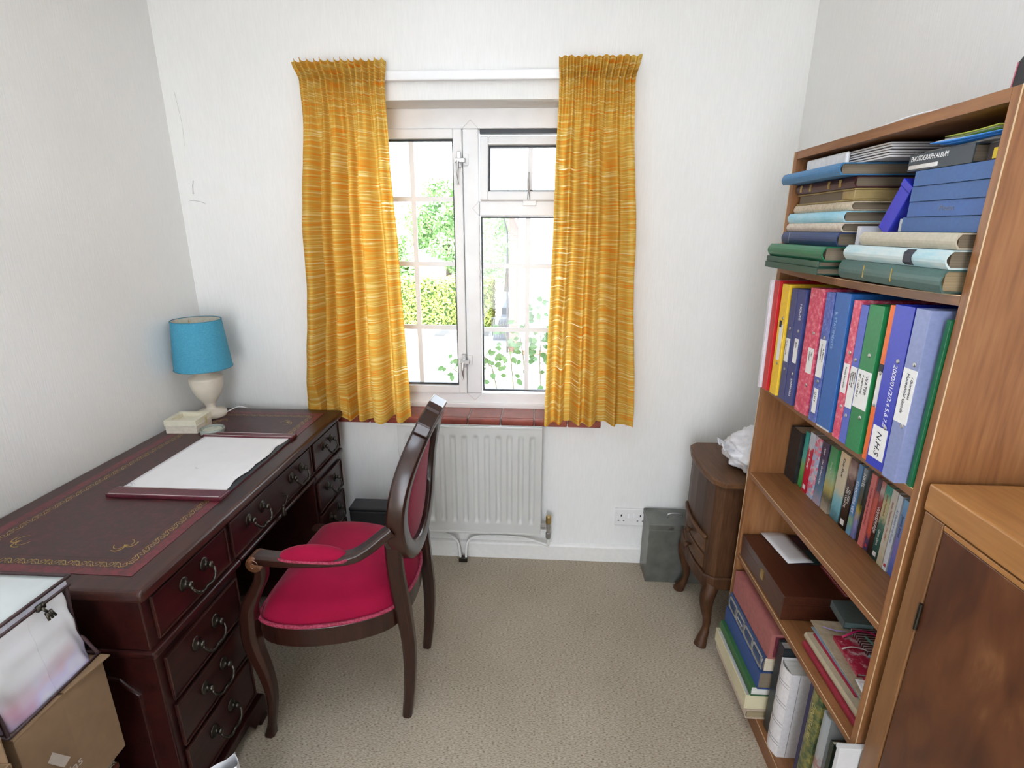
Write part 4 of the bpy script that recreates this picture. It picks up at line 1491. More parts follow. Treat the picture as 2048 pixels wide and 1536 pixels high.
# ------------------------------------------------------------------ paperbacks on the middle shelf
zp = S3 + .0004
PB = [
 # label, y0, y1, h, cover, [title args], x
 ('black hardback book at the far left end of the paperback row', 1.487, 1.552, .165, ('n', ((.006, .006, .007), (.016, .016, .018), (.030, .033, .034)), 40), [], .782),
 ('teal and green paperback beside the black hardback', 1.462, 1.483, .176, ('b', ((0, (.02, .30, .06)), (.4, (.20, .35, .10)), (.55, (.10, .40, .34)), (1, (.02, .34, .30)))), [], .792),
 ('slim yellow-edged paperback between the teal and red ones', 1.452, 1.460, .186, ('p', (.60, .36, .06), .4), [], .794),
 ('red paperback with a curly white author name', 1.424, 1.450, .186, ('b', ((0, (.50, .008, .035)), (.72, (.52, .010, .040)), (.76, (.55, .62, .72)), (1, (.62, .68, .78)))), [('Maeve Binchy', .0135, .150, M_INKW, .35)], .788),
 ('pink flowery paperback right of the red one', 1.389, 1.420, .186, ('v', ((.72, .28, .36), (.40, .48, .66), (.62, .55, .60), (.70, .16, .25), (.25, .38, .16)), 95), [], .788),
 ('dark purple paperback with white cursive title', 1.350, 1.384, .188, ('b', ((0, (.42, .36, .46)), (.25, (.10, .20, .30)), (.5, (.05, .10, .22)), (.7, (.045, .022, .085)), (1, (.030, .016, .060)))), [('Alice', .011, .172, M_INKW, .3), ('The Orchard Key', .0105, .138, M_INKW, .3)], .789),
 ('green paperback fading to cream at its foot', 1.309, 1.345, .190, ('b', ((0, (.45, .40, .32)), (.2, (.10, .09, .06)), (.38, (.42, .36, .12)), (.55, (.30, .42, .24)), (.72, (.06, .28, .10)), (1, (.03, .22, .07)))), [('Trisha Ashley', .010, .150, plain('pale_green_print', (.50, .62, .40), .5), .3)], .790),
 ('cream paperback with an orange edge and a turquoise foot', 1.262, 1.302, .193, ('b', ((0, (.05, .12, .14)), (.18, (.16, .42, .50)), (.32, (.22, .50, .58)), (.45, (.60, .55, .40)), (.75, (.66, .58, .42)), (1, (.70, .52, .30)))), [('Kate Shaw', .0125, .180, M_INK, .35)], .794),
 ('dark brown paperback titled THE WHITE QUEEN', 1.226, 1.256, .193, ('b', ((0, (.010, .006, .005)), (.55, (.022, .010, .007)), (.72, (.10, .04, .03)), (.82, (.42, .30, .26)), (1, (.10, .015, .012)))), [('THE WHITE', .0115, .118, M_LABEL, 0), ('QUEEN', .0115, .112, M_LABEL, 0)], .793),
 ('blue paperback titled YORKSHIRE VET', 1.206, 1.222, .193, ('b', ((0, (.14, .34, .56)), (.2, (.24, .40, .20)), (.32, (.08, .22, .46)), (1, (.10, .24, .46)))), [('YORKSHIRE VET', .0125, .150, M_INKW, 0)], .794),
 ('paperback titled NIGEL with a yellow floral foot', 1.188, 1.203, .192, ('b', ((0, (.14, .16, .36)), (.25, (.26, .26, .50)), (.42, (.42, .34, .06)), (.52, (.06, .05, .02)), (.8, (.06, .09, .10)), (1, (.24, .28, .32)))), [('NIGEL', .0150, .178, M_INKW, 0)], .795),
 ('slim black paperback left of the salmon pink one', 1.174, 1.185, .190, ('p', (.012, .011, .012), .35), [], .797),
 ('salmon pink paperback about a coffee shop', 1.152, 1.171, .193, ('p', (.62, .17, .16), .4), [('The Little Coffee Shop of Kabul', .0078, .160, plain('wine_print', (.25, .02, .03), .5), .3)], .795),
 ('red-orange paperback with blue flowers on its spine', 1.136, 1.150, .191, ('b', ((0, (.04, .03, .10)), (.16, (.05, .03, .10)), (.24, (.50, .08, .05)), (.75, (.55, .09, .06)), (.85, (.08, .04, .08)), (1, (.05, .02, .04)))), [], .797),
 ('dark paperback titled WHISPERER with a red head', 1.119, 1.134, .192, ('b', ((0, (.008, .008, .008)), (.4, (.05, .008, .008)), (.75, (.30, .02, .02)), (.86, (.48, .42, .40)), (1, (.40, .06, .06)))), [('WHISPERER', .0138, .128, M_INKW, 0)], .796),
 ('teal and sand paperback with a dark green foot', 1.095, 1.117, .192, ('b', ((0, (.008, .030, .028)), (.35, (.010, .10, .085)), (.5, (.06, .16, .12)), (.58, (.50, .48, .28)), (.78, (.52, .50, .26)), (.9, (.03, .30, .24)), (1, (.02, .28, .22)))), [('Santa Montefiore', .0078, .170, plain('rust_print', (.35, .08, .04), .5), .2), ('Dinah Dove', .0085, .080, M_LABEL, .2)], .795),
 ('cream paperback with thin red lettering', 1.074, 1.093, .192, ('b', ((0, (.45, .40, .26)), (.3, (.60, .56, .46)), (1, (.62, .60, .56)))), [('Santa Montefiore  The Affair', .0085, .165, plain('rust_print2', (.42, .12, .08), .5), .3)], .794),
 ('white paperback with blue-grey lettering', 1.058, 1.072, .190, ('p', (.62, .68, .76), .4), [('An Elephant in my Kitchen', .0078, .155, plain('slate_print', (.20, .26, .40), .5), .2)], .794),
 ('blue paperback at the near end of the row', 1.040, 1.056, .188, ('b', ((0, (.06, .12, .40)), (.4, (.18, .16, .45)), (1, (.16, .40, .68)))), [('Jennie Jones', .011, .150, M_INK, .2)], .796),
]
for i, (lab, y0, y1, h, cov, titles, x) in enumerate(PB):
    t = y1 - y0
    b = book(lab, t, h, .126 if x + .126 < .915 else .118, (x, (y0 + y1) / 2, zp), cov, M_PAGES, hard=(i == 0), group='paperbacks on the middle shelf', name='book', board=.0012 if i else .0025, inset=.003)
    n = len(titles)
    for k_, (tx, sz, zz, mt, shr) in enumerate(titles):
        yy = 0 if n == 1 else (t * .18 if k_ == 0 else -t * .18)
        if n == 2 and abs(titles[0][2] - titles[1][2]) > .025: yy = 0
        spine_text(b, tx, min(sz, t * (.9 if n == 1 or yy == 0 else .5)), zz, h, mt, shr, y=yy, squeeze=1.0)
    if i in (3, 8, 13, 15, 17):
        spine_patch(b, -t * .25, t * .25, .010, .010 + t * .5, M_INKW if i in (3, 8, 15) else plain('publisher_red', (.5, .03, .03), .4), 'publisher_mark')

# ------------------------------------------------------------------ photograph albums lying on the top shelf: two stacks
def album(label, yfar, ynear, z0, z1, x, cover, pages=M_PAGESD, rounded=.006, d=None, cat='album', name='photo_album', yaw=0.0, board=.0025, group='albums on the top shelf', inset=.006):
    t = z1 - z0
    return book(label, t, yfar - ynear, d or (.908 - x), (x, yfar, z0 + t / 2), cover, pages, (PI / 2, 0, yaw), rounded=rounded if rounded else 0, hard=True, cat=cat, name=name, board=board, inset=inset, group=group)
zt = S1 + .0006
zfar = lambda y: zt
AL = []
# far stack, bottom to top
a = album('thin dark green album at the very bottom of the far stack, sticking out furthest', 1.546, 1.258, 1.3985, 1.4145, .630, ('p', (.010, .050, .032), .4), rounded=0)
a = album('second thin dark green album, on top of the bottom one in the far stack', 1.550, 1.262, 1.4150, 1.4290, .634, ('p', (.012, .062, .040), .4), rounded=0)
a = album('bright green album low in the far stack, with a padded spine', 1.545, 1.250, 1.4400, 1.4720, .640, ('p', (.010, .115, .050), .35), rounded=.009)
a.location.z -= .0105; 
a = album('navy album above the bright green one', 1.550, 1.268, 1.4625, 1.4925, .672, ('p', (.022, .045, .120), .45), rounded=.006)
spz = obj('silver_line', MB().box(-.0062, -.0055, -.013, .013, .045, .0462), M_CHROME, a)
a = album('cream spotted album with red boards, above the navy one', 1.548, 1.272, 1.4932, 1.5145, .680, ('v', ((.55, .48, .38), (.60, .52, .42), (.50, .40, .34), (.35, .05, .05)), 260), rounded=.005)
a = album('pale blue and white album in the middle of the far stack', 1.549, 1.272, 1.5152, 1.5395, .680, ('s', ((.20, .48, .60), (.34, .60, .70), (.62, .70, .72)), 28), rounded=.005)
a = album('cream speckled album with red edges, above the pale blue one', 1.545, 1.268, 1.5402, 1.5600, .690, ('n', ((.34, .25, .16), (.55, .46, .33), (.62, .53, .40)), 160), rounded=.004)
# tan album lies with its fore-edge out
a = thing('photo_album', 'tan leather album lying with its page edges facing out', 'album', (.690, 1.545, 1.5606), (0, 0, 0), 'albums on the top shelf')
TAN = plain('tan_leather', (.30, .215, .085), .5, var=.15, scale=60)
s = MB()
for q in ((0, .004), (.0235, .0275)):
    s.box(0, .215, -.275, 0, q[0], q[1])
s.box(.205, .215, -.275, 0, .004, .0235)
s.box(.0, .215, -.275, -.225, .004, .0235)
obj('cover', s, TAN, a, bevel=.002)
obj('pages', MB().box(.006, .204, -.224, -.006, .0042, .0233), M_PAGESD, a)
a = album('maroon album with gold bands on its spine', 1.547, 1.270, 1.5890, 1.6130, .690, ('p', (.055, .012, .014), .35), rounded=.005)
for zz in (.025, .075, .165, .215):
    obj('gold_band', MB().box(-.0058, -.0040, -.0085, .0085, zz, zz + .008), M_GOLD, a)
a = album('mid-blue album near the top of the far stack', 1.549, 1.262, 1.6136, 1.6395, .650, ('p', (.035, .150, .300), .45), rounded=.006)
a = thing('sleeve_album', 'white plastic sleeve album topping the far stack', 'album', (.700, 1.520, 1.6402), (PI / 2, 0, 0), 'albums on the top shelf')
SLV = plain('clear_sleeve', (.58, .57, .58), .25, var=.1, scale=30)
s = MB()
for i in range(6):
    y_ = .001 + i * .0052
    s.box(.002 * (i % 2), .20, y_, y_ + .0032, .0, .335 - .004 * (i % 3))
obj('sleeves', s, SLV, a)
s = MB().tube(catmull([(.06, .030, 0), (-.004, .027, 0), (-.008, .016, 0), (-.004, .004, 0), (.05, .001, 0)], 5), .0016, 6, up=Vector((0, 0, 1)))
obj('spine', MB().box(-.010, -.0005, .0005, .031, 0, .19), plain('white_plastic', (.70, .70, .70), .3), a, bevel=.004)
# near stack, bottom to top
a = album('large grey-green album with two gold lines at the bottom of the near stack', 1.212, .905, 1.3988, 1.4368, .660, ('p', (.045, .095, .082), .45), pages=pages_mat('brown_album_pages', (.34, .25, .14)), rounded=.007)
for zz in (.092, .180):
    obj('gold_line', MB().box(-.0078, -.0060, -.012, .012, zz, zz + .0016), M_GOLD, a)
a = album('pale blue and white album with a black band, in the near stack', 1.204, .905, 1.4372, 1.4680, .662, ('s', ((.30, .52, .58), (.52, .62, .62), (.62, .66, .62)), 24), rounded=.009)
obj('black_band', MB().prism([(-.0105, -.008), (-.0105, .008), (-.004, .0135), (-.002, .0135), (-.002, -.0135), (-.004, -.0135)], 'Z', .198, .218), M_INK, a)
a = album('beige linen album in the near stack', 1.170, .905, 1.4688, 1.4950, .668, ('p', (.44, .39, .30), .7), rounded=.006)
za = 1.4956
for i, (yf, lab) in enumerate(((1.105, 'lowest of the four plain blue albums in the near stack'), (1.092, 'second from the bottom of the four plain blue albums'), (1.090, 'third from the bottom of the four plain blue albums'), (1.086, 'topmost of the four plain blue albums, under the PHOTOGRAPH ALBUM box'))):
    a = album(lab, yf, .900, za + i * .0272, za + i * .0272 + .0268, .700 - .002 * i, ('p', (.036, .092, .235 + .02 * (i == 1)), .5), rounded=.0, pages=M_PAGESD)
    if i == 1:
        lettering('title', 'Photos', .012, a, (-.0004, .0, .10), (0, 0, 1), (-1, 0, 0), plain('dull_gold_print', (.12, .12, .14), .5), 0, 'CENTER')
z5 = za + 4 * .0272 + .0004
a = album('black boxed album with PHOTOGRAPH ALBUM printed on its spine', 1.112, .955, z5, z5 + .030, .694, ('p', (.010, .020, .030), .35), rounded=0, pages=M_PAGESD)
lettering('title', 'PHOTOGRAPH ALBUM', .0125, a, (-.0004, .006, .006), (0, 0, 1), (-1, 0, 0), M_INKW, .15, 'LEFT', .74)
obj('silver_flash', MB().box(-.0008, 0, -.0115, -.0045, .004, .080), M_CHROME, a)
a = album('dark brown small album with a yellow tag, beside the PHOTOGRAPH ALBUM box', .950, .900, z5, z5 + .028, .712, ('p', (.045, .032, .030), .5), rounded=0, d=.16)
obj('yellow_tag', MB().box(-.0008, 0, -.010, .006, .012, .034), plain('yellow_tag', (.78, .55, .03), .5), a)
# loose papers and folders on the very top of the near stack
def papers(label, x0, x1, y0, y1, z, cols, seed, name='paper_folder', cat='papers', thick=.0018, n=4):
    r = random.Random(seed)
    t = thing(name, label, cat, ((x0 + x1) / 2, (y0 + y1) / 2, z), (0, 0, r.uniform(-.1, .1)), 'papers on the top shelf')
    hx, hy = (x1 - x0) / 2, (y1 - y0) / 2
    for k_ in range(n):
        ox, oy = r.uniform(-.006, .006), r.uniform(-.008, .008)
        def fn(u, v, k_=k_, ox=ox, oy=oy):
            return (ox - hx + 2 * hx * u, oy - hy + 2 * hy * v, k_ * (thick + .0006) + .0006 * math.sin(6 * v + k_))
        o = obj('sheet', MB().grid(fn, 2, 12), plain('sheet_%s_%d' % (label[:18], k_ % len(cols)), cols[k_ % len(cols)], .4, var=.05), t, smooth=True)
        md = o.modifiers.new('thick', 'SOLIDIFY'); md.thickness = thick; md.offset = 1
    return t
papers('grey magazine under the bright blue folder on top of the near stack', .720, .890, .93, 1.115, z5 + .0308, [(.30, .29, .27), (.42, .40, .38)], 1, n=3)
papers('bright blue paper folder on top of the near stack', .700, .885, .918, 1.060, z5 + .0388, [(.03, .20, .62), (.04, .24, .68), (.55, .55, .55)], 2, n=3)
papers('green and yellow leaflets in plastic sleeves, highest under the bookcase top', .705, .885, .922, 1.045, z5 + .0462, [(.12, .28, .02), (.55, .56, .55), (.42, .45, .05)], 3, n=3, thick=.0014)
# small things in the gap between the stacks
a = thing('blue_box', 'shiny royal blue narrow box leaning in the gap between the two stacks', 'box', (.705, 1.172, 1.4962), (math.radians(-31) * -1, 0, 0))
obj('box_body', MB().box(0, .17, -.018, .018, .0, .092), plain('royal_blue_card', (.020, .030, .42), .25, var=.05), a, bevel=.0015)
obj('box_lid', MB().box(-.001, .171, -.0188, .0188, .0925, .106), plain('royal_blue_card', (.02, .03, .42), .25), a, bevel=.0015)
a = thing('notebook', 'white-edged notebook standing upright between the two stacks', 'notebook', (.690, 1.2255, 1.3985), (0, 0, 0))
obj('cover', MB().box(0, .18, -.0075, -.0055, 0, .108).box(0, .18, .0055, .0075, 0, .108).box(0, .002, -.0055, .0055, 0, .108), plain('white_card_cover', (.66, .66, .70), .5), a)
obj('pages', MB().box(.0024, .178, -.0052, .0052, .002, .106), M_PAGESW, a)
a = thing('small_box', 'white card carton with a printed arrow mark, beside the lowest blue album', 'box', (.712, 1.120, 1.4956))
obj('carton', MB().box(0, .12, -.013, .012, 0, .025), plain('white_carton', (.58, .62, .60), .5), a, bevel=.001)
g = MB().tube([(-.0004, .003 * math.cos(i * .5), .0125 + .0042 * math.sin(i * .5)) for i in range(10)], .0006, 5, up=Vector((1, 0, 0)))
obj('recycling_mark', g, M_INK, a)

# ------------------------------------------------------------------ fourth shelf: wooden box, envelope, papers
M_BOXWOOD = wood('polished_mahogany_box', (.040, .011, .006), (.075, .022, .010), 'Y', 1.0, .32, coat=.1)
wb = thing('wooden_box', 'polished mahogany box with a brass clasp on the fourth shelf', 'box', (.684, 1.245, S4 + .0004))
obj('box_body', MB().box(0, .222, 0, .305, 0, .050), M_BOXWOOD, wb, bevel=.0015)
obj('box_lid', MB().box(-.001, .223, -.001, .306, .0505, .078), M_BOXWOOD, wb, bevel=.002)
c = MB()
c.box(-.0045, -.0008, .126, .144, .034, .064)
c.box(-.0065, -.0045, .130, .140, .048, .060)
obj('clasp', c, M_BRASS, wb, bevel=.0008)
zz = S4 + .0004 + .0784
t = thing('document_folder', 'dark purple and green folder under the white envelope on the wooden box', 'folder', (.860, 1.470, zz))
obj('back_flap', MB().box(-.085, .040, -.075, .080, 0, .0015), plain('plum_card', (.035, .014, .028), .4), t)
obj('front_flap', MB().box(-.030, .042, -.077, -.005, .0017, .0034), plain('bottle_green_card', (.012, .045, .045), .4), t)
t = thing('envelope', 'white envelope lying on the wooden box', 'envelope', (.795, 1.480, zz + .0038), (0, 0, .10))
s = MB().grid(lambda u, v: (-.046 + .080 * u, -.085 + .165 * v, .0006 + .001 * math.sin(3 * u)), 4, 6)
o = obj('paper', s, M_PAPER, t, smooth=True)
o.modifiers.new('thick', 'SOLIDIFY').thickness = .0008
t = thing('red_folder', 'thin dark red booklet on the near end of the wooden box', 'booklet', (.905, 1.31, zz))
obj('cover', MB().box(-.055, .008, -.060, .075, 0, .002).box(-.055, .008, -.060, .075, .0065, .0085), plain('crimson_card', (.25, .010, .025), .4), t)
obj('pages', MB().box(-.052, .007, -.058, .073, .0022, .0063), M_PAGESW, t)

z = S4 + .0004
def lying(label, x, yfar, ynear, z0, t, d, cover, pages=M_PAGES, rounded=0.0, yaw=0.0, name='book', cat='book', group='books and papers at the near end of the fourth shelf'):
    return book(label, t, yfar - ynear, d, (x, yfar, z0 + t / 2), cover, pages, (PI / 2, 0, yaw), rounded=rounded, cat=cat, name=name, group=group, inset=.003)
lying('large red book at the bottom of the pile on the fourth shelf', .702, 1.150, .902, z, .019, .185, ('p', (.21, .010, .022), .5), rounded=.003)
lying('cream-spined hardback on top of the large red book', .708, 1.158, .912, z + .0194, .019, .165, ('p', (.33, .27, .18), .6), rounded=.004)
lying('thin red folder over the cream-spined hardback', .722, 1.150, .960, z + .0388, .004, .16, ('p', (.28, .008, .03), .4), M_PAGESW, name='folder', cat='folder')
lying('blue-grey magazine over the thin red folder', .726, 1.170, .935, z + .0432, .0035, .155, ('n', ((.10, .16, .21), (.17, .23, .28), (.25, .28, .30)), 25), M_PAGESW, name='magazine', cat='magazine')
lying('tan card folder with a worn edge over the blue-grey magazine', .733, 1.190, .945, z + .0471, .0035, .150, ('n', ((.22, .16, .10), (.34, .27, .18), (.42, .35, .25)), 30), M_PAGESW, name='folder', cat='folder', yaw=-.03)
zt4 = z + .0512
lying('red diary with white printing on the pile', .756, 1.125, 1.005, zt4, .010, .050, ('n', ((.28, .01, .03), (.33, .015, .04), (.60, .50, .50)), 45), M_PAGESW, name='diary', cat='diary', yaw=-.06)
STR = bpy.data.materials.new('striped_cover'); STR.use_nodes = True
_w = STR.node_tree.nodes.new('ShaderNodeTexWave'); _w.inputs['Scale'].default_value = 38; _w.bands_direction = 'Z'
_c = ramp(STR.node_tree.nodes, [(0, (.03, .01, .015)), (.35, (.22, .02, .04)), (.6, (.02, .015, .03)), (.8, (.5, .42, .38)), (1, (.6, .5, .45))])
_c.color_ramp.interpolation = 'CONSTANT'
_t = STR.node_tree.nodes.new('ShaderNodeTexCoord')
STR.node_tree.links.new(_t.outputs['Object'], _w.inputs['Vector'])
STR.node_tree.links.new(_w.outputs['Fac'], _c.inputs[0])
STR.node_tree.links.new(_c.outputs[0], STR.node_tree.nodes['Principled BSDF'].inputs['Base Color'])
lying('notebook with a dark striped cover on the pile', .812, 1.150, 1.005, zt4, .014, .070, STR, M_PAGESW, name='notebook', cat='notebook', yaw=-.05)
lying('teal-edged notebook with a grey cover at the far end of the pile', .812, 1.255, 1.160, zt4 + .0005, .022, .075, ('p', (.12, .16, .16), .4), plain('teal_page_edge', (.30, .46, .48), .5), name='notebook', cat='notebook', yaw=-.12)
t = thing('loose_papers', 'printed white loose papers under the bookmarks at the near end of the pile', 'papers', (.770, .955, zt4), (0, 0, -.15))
for k_ in range(4):
    s = MB().grid(lambda u, v, k_=k_: (-.035 + .09 * u + .004 * k_, -.035 + .075 * v - .006 * k_, .0012 * k_ + .0015 * u * v), 3, 3)
    o = obj('sheet', s, pattern_mat('printed_sheet', [(.62, .60, .60), (.66, .64, .64), (.40, .34, .36)], 130, .7, 'noise') if k_ % 2 else M_PAPER, t, smooth=True)
    o.modifiers.new('thick', 'SOLIDIFY').thickness = .0004
# ribbon bookmarks straggling over the pile
def ribbon_mark(label, pts, col, w=.0045):
    P = catmull(pts, 6)
    o = obj('ribbon_bookmark', MB().sweep(P, [(-w / 2, -.0004), (w / 2, -.0004), (w / 2, .0004), (-w / 2, .0004)]), plain('ribbon_' + label.split()[0], col, .45, var=.05), None, smooth=False)
    return tag(o, label, 'bookmark', 'ribbon bookmarks on the fourth-shelf pile')
zr = zt4 + .0150
ribbon_mark('lilac ribbon bookmark at the far end of the pile', [(.752, 1.165, zt4 + .001), (.765, 1.150, zt4 + .006), (.785, 1.143, zt4 + .007), (.800, 1.148, zt4 + .003)], (.38, .30, .58))
ribbon_mark('bright pink ribbon bookmark arching over the pile', [(.775, 1.120, zr - .006), (.790, 1.120, zr + .004), (.820, 1.130, zr + .007), (.850, 1.125, zr + .004), (.865, 1.105, zr)], (.55, .02, .14), .0055)
ribbon_mark('white ribbon bookmark across the red diary', [(.752, 1.078, zr - .003), (.775, 1.080, zr + .002), (.800, 1.078, zr - .001), (.815, 1.070, zr - .002)], (.62, .58, .55), .004)
ribbon_mark('pale blue ribbon bookmark crossing the striped notebook', [(.800, 1.055, zr - .002), (.825, 1.060, zr + .0015), (.860, 1.075, zr + .001), (.882, 1.085, zr + .0)], (.30, .44, .55), .006)
ribbon_mark('mint green ribbon bookmark along the striped notebook', [(.829, 1.120, zr + .0008), (.836, 1.08, zr + .0012), (.843, 1.03, zr + .001), (.848, .995, zr + .0006)], (.18, .52, .44), .006)
ribbon_mark('long white ribbon hanging over the near front corner of the pile', [(.820, .965, zt4 + .0125), (.790, .955, zt4 + .010), (.760, .945, zt4 + .006), (.732, .935, zt4 - .001)], (.72, .70, .70), .008)
ribbon_mark('dark brown cord bookmark curling at the near end of the pile', [(.835, 1.005, zr + .001), (.815, 1.000, zr + .003), (.790, .985, zr), (.785, .965, zt4 + .011), (.800, .952, zt4 + .0115)], (.035, .018, .014), .003)
ribbon_mark('scarlet ribbon bookmark lying on the loose papers', [(.755, .995, zt4 + .0070), (.775, .985, zt4 + .0092), (.800, .968, zt4 + .0100)], (.34, .012, .03), .006)

# ------------------------------------------------------------------ bottom shelf
z = S0 + .0004
G0 = 'books on the bottom shelf'
def low(label, x, y0f, y1n, z0, t, d, cover, pages=M_PAGES, rounded=0.0, name='book', cat='book', yaw=0.0, inset=.004):
    return book(label, t, y0f - y1n, d, (x, y0f, z0 + t / 2), cover, pages, (PI / 2, 0, yaw), rounded=rounded, cat=cat, name=name, group=G0, inset=inset)
low('small cream book at the very bottom of the low stack', .648, 1.545, 1.268, z, .033, .20, ('p', (.52, .42, .33), .5), pages_mat('old_pages', (.33, .26, .15)), rounded=.004)
sc = thing('slipcase', 'cream and white slipcase box above the small cream book', 'box', (.640, 1.552, z + .0335), (0, 0, 0), None)
s = MB()
s.box(0, .235, -.280, 0, 0, .004)
s.box(0, .004, -.280, 0, .004, .052)
s.box(.231, .235, -.280, 0, .004, .052)
s.box(.004, .231, -.280, -.276, .004, .052)
s.box(.004, .231, -.004, 0, .004, .052)
obj('tray', s, plain('ivory_card', (.60, .54, .36), .35, var=.1, scale=8), sc, bevel=.0012)
obj('inner_sleeve', MB().box(.006, .229, -.274, -.006, .0044, .040), M_PAPER, sc)
zs = z + .0335 + .0525
low('green book above the cream slipcase', .652, 1.548, 1.270, zs, .034, .20, ('p', (.030, .110, .035), .5), M_PAGESW, rounded=.003)
low('plain blue book above the green one, on the bottom shelf', .664, 1.550, 1.262, zs + .0345, .062, .20, ('p', (.025, .060, .20), .55), M_PAGESD, rounded=.0)
b = low('navy book with gilt panels on its spine, on the bottom shelf', .672, 1.546, 1.262, zs + .0970, .055, .20, ('p', (.020, .045, .12), .4), M_PAGES, rounded=.007)
for i in range(4):
    z0_ = .012 + i * .068
    s = MB()
    for q in ((-.020, -.0192, z0_, z0_ + .058), (.0192, .020, z0_, z0_ + .058), (-.0192, .0192, z0_, z0_ + .0010), (-.0192, .0192, z0_ + .057, z0_ + .058), (-.0192, .0192, z0_ + .064, z0_ + .0655)):
        s.box(-.0078, -.0030, q[0], q[1], q[2], q[3])
    obj('gilt_panel', s, plain('dull_gilt', (.30, .28, .23), .4), b)
lettering('title', 'READERS', .010, b, (-.0078, 0, .11), (0, 0, 1), (-1, 0, 0), M_LABEL, 0, 'CENTER')
s = thing('book_box', 'dusty pink box on top of the stack on the bottom shelf', 'box', (.676, 1.546, zs + .1524), (0, 0, 0))
obj('case', MB().box(0, .22, -.290, 0, 0, .086), plain('dusty_pink_cloth', (.30, .095, .085), .7), s, bevel=.001)
obj('opening_edge', MB().box(.012, .208, -.2906, -.2899, .008, .078), plain('maroon_cloth', (.10, .012, .022), .6), s)
b = book('black ring album with white page tops, behind the white album', .036, .315, .205, (.694, 1.232, z), ('p', (.012, .018, .022), .4), M_PAGESW, rounded=0, name='photo_album', cat='album', group=G0, inset=.008)
b = book('fat white photo album with ruled double lines on its spine', .062, .290, .220, (.690, 1.180, z), ('p', (.66, .63, .63), .4), M_PAGESW, (0, 0, 0), rounded=.010, name='photo_album', cat='album', group=G0, inset=.006)
WL = plain('grey_rule', (.22, .21, .21), .5)
for i in range(4):
    for dz_ in (0, .010):
        zz_ = .040 + i * .066 + dz_
        k = 9
        pts = [(-.0102 * math.sin(PI * j / (k - 1)) - .0003, -.031 + .062 * j / (k - 1), zz_) for j in range(k)]
        obj('spine_rule', MB().tube(pts, .0006, 5), WL, b)
obj('hinge_groove', MB().box(.022, .0232, -.0316, -.0309, .002, .290), WL, b)
b = book('thin navy book at the near end of the bottom shelf', .014, .362, .22, (.690, 1.062, z), ('p', (.018, .014, .075), .4), M_PAGESW, rounded=0, name='book', group=G0)
b = book('green and gold leafy-patterned book on the bottom shelf', .044, .362, .225, (.686, 1.026, z), ('n', ((.012, .035, .020), (.05, .08, .03), (.22, .20, .06), (.30, .22, .05)), 38), M_PAGES, rounded=.005, group=G0)
spine_text(b, 'DINOSAURS', .020, .330, .3, plain('gilt_print', (.50, .40, .14), .4), x=-.0058)
b = book('pale grey book with a red and black motif, beside the leafy-patterned book', .030, .345, .20, (.688, .982, z), ('b', ((0, (.40, .39, .38)), (.15, (.05, .04, .04)), (.2, (.40, .38, .37)), (.52, (.42, .40, .40)), (.56, (.30, .10, .07)), (.62, (.40, .41, .42)), (1, (.38, .42, .45)))), M_PAGES, rounded=.003, group=G0)
b = book('dark green book beside the last white album', .014, .300, .19, (.690, .952, z), ('n', ((.08, .012, .012), (.015, .035, .022), (.01, .02, .015)), 20), M_PAGES, rounded=0, group=G0)
t = thing('box_file', 'white box file standing in the gap between the bookcase and the near wooden cabinet', 'file', (.642, .8645, 0))
WB = plain('white_board', (.60, .60, .60), .45, var=.03)
obj('file_body', MB().box(0, .20, -.0062, .0058, 0, .452), WB, t, bevel=.001)
obj('file_lid', MB().box(-.002, .202, -.0070, .0064, .4525, .463), WB, t, bevel=.001)
# on top of the bookcase
t = thing('magazine_file', 'black slant-topped file on top of the bookcase, cut by the photo edge', 'file', (.735, .968, 1.7006))
s = MB()
s.prism([(0, 0), (-.094, 0), (-.094, .118), (-.03, .075), (-.004, .050)], 'X', 0, .19)
obj('case', s, M_BLACK, t, bevel=.001)
obj('edge_trim', MB().tube([(.0, -.0005, .001), (0, -.0045, .050)], .0012, 6), plain('pink_trim', (.45, .10, .14), .5), t)
t = thing('paper_sheet', 'white sheet of paper lying on top of the bookcase', 'paper', (.785, 1.145, 1.7006), (0, 0, .05))
s = MB().grid(lambda u, v: (-.085 + .21 * u, -.11 + .21 * v, .003 + .006 * math.sin(PI * v) * (1 - u)), 5, 8)
o = obj('sheet', s, M_PAPER, t, smooth=True)
o.modifiers.new('thick', 'SOLIDIFY').thickness = .003

# ================================================================== WALNUT CABINET (near right)
wc = thing('wooden_cabinet', 'pale wooden cabinet with a figured walnut door at the near right', 'cabinet', (0, 0, 0))
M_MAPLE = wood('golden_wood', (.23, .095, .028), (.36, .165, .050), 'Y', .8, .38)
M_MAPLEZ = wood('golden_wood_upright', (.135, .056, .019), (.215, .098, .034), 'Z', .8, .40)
M_BURL = bpy.data.materials.new('figured_walnut'); M_BURL.use_nodes = True
_nt = M_BURL.node_tree; N, L = _nt.nodes, _nt.links
tc = N.new('ShaderNodeTexCoord'); mp = N.new('ShaderNodeMapping'); mp.inputs['Scale'].default_value = (11, 11, 4.5)
n1 = N.new('ShaderNodeTexNoise'); n1.inputs['Scale'].default_value = 1.2; n1.inputs['Detail'].default_value = 7; n1.inputs['Distortion'].default_value = 1.4
L.new(tc.outputs['Object'], mp.inputs[0]); L.new(mp.outputs[0], n1.inputs['Vector'])
cr = ramp(N, [(.30, (.050, .014, .005)), (.5, (.088, .027, .009)), (.62, (.110, .037, .012)), (.78, (.19, .080, .030))])
L.new(n1.outputs['Fac'], cr.inputs[0]); L.new(cr.outputs[0], N['Principled BSDF'].inputs['Base Color'])
N['Principled BSDF'].inputs['Roughness'].default_value = .38
CX, CY0, CY1, CZ = .680, .25, .856, 1.078
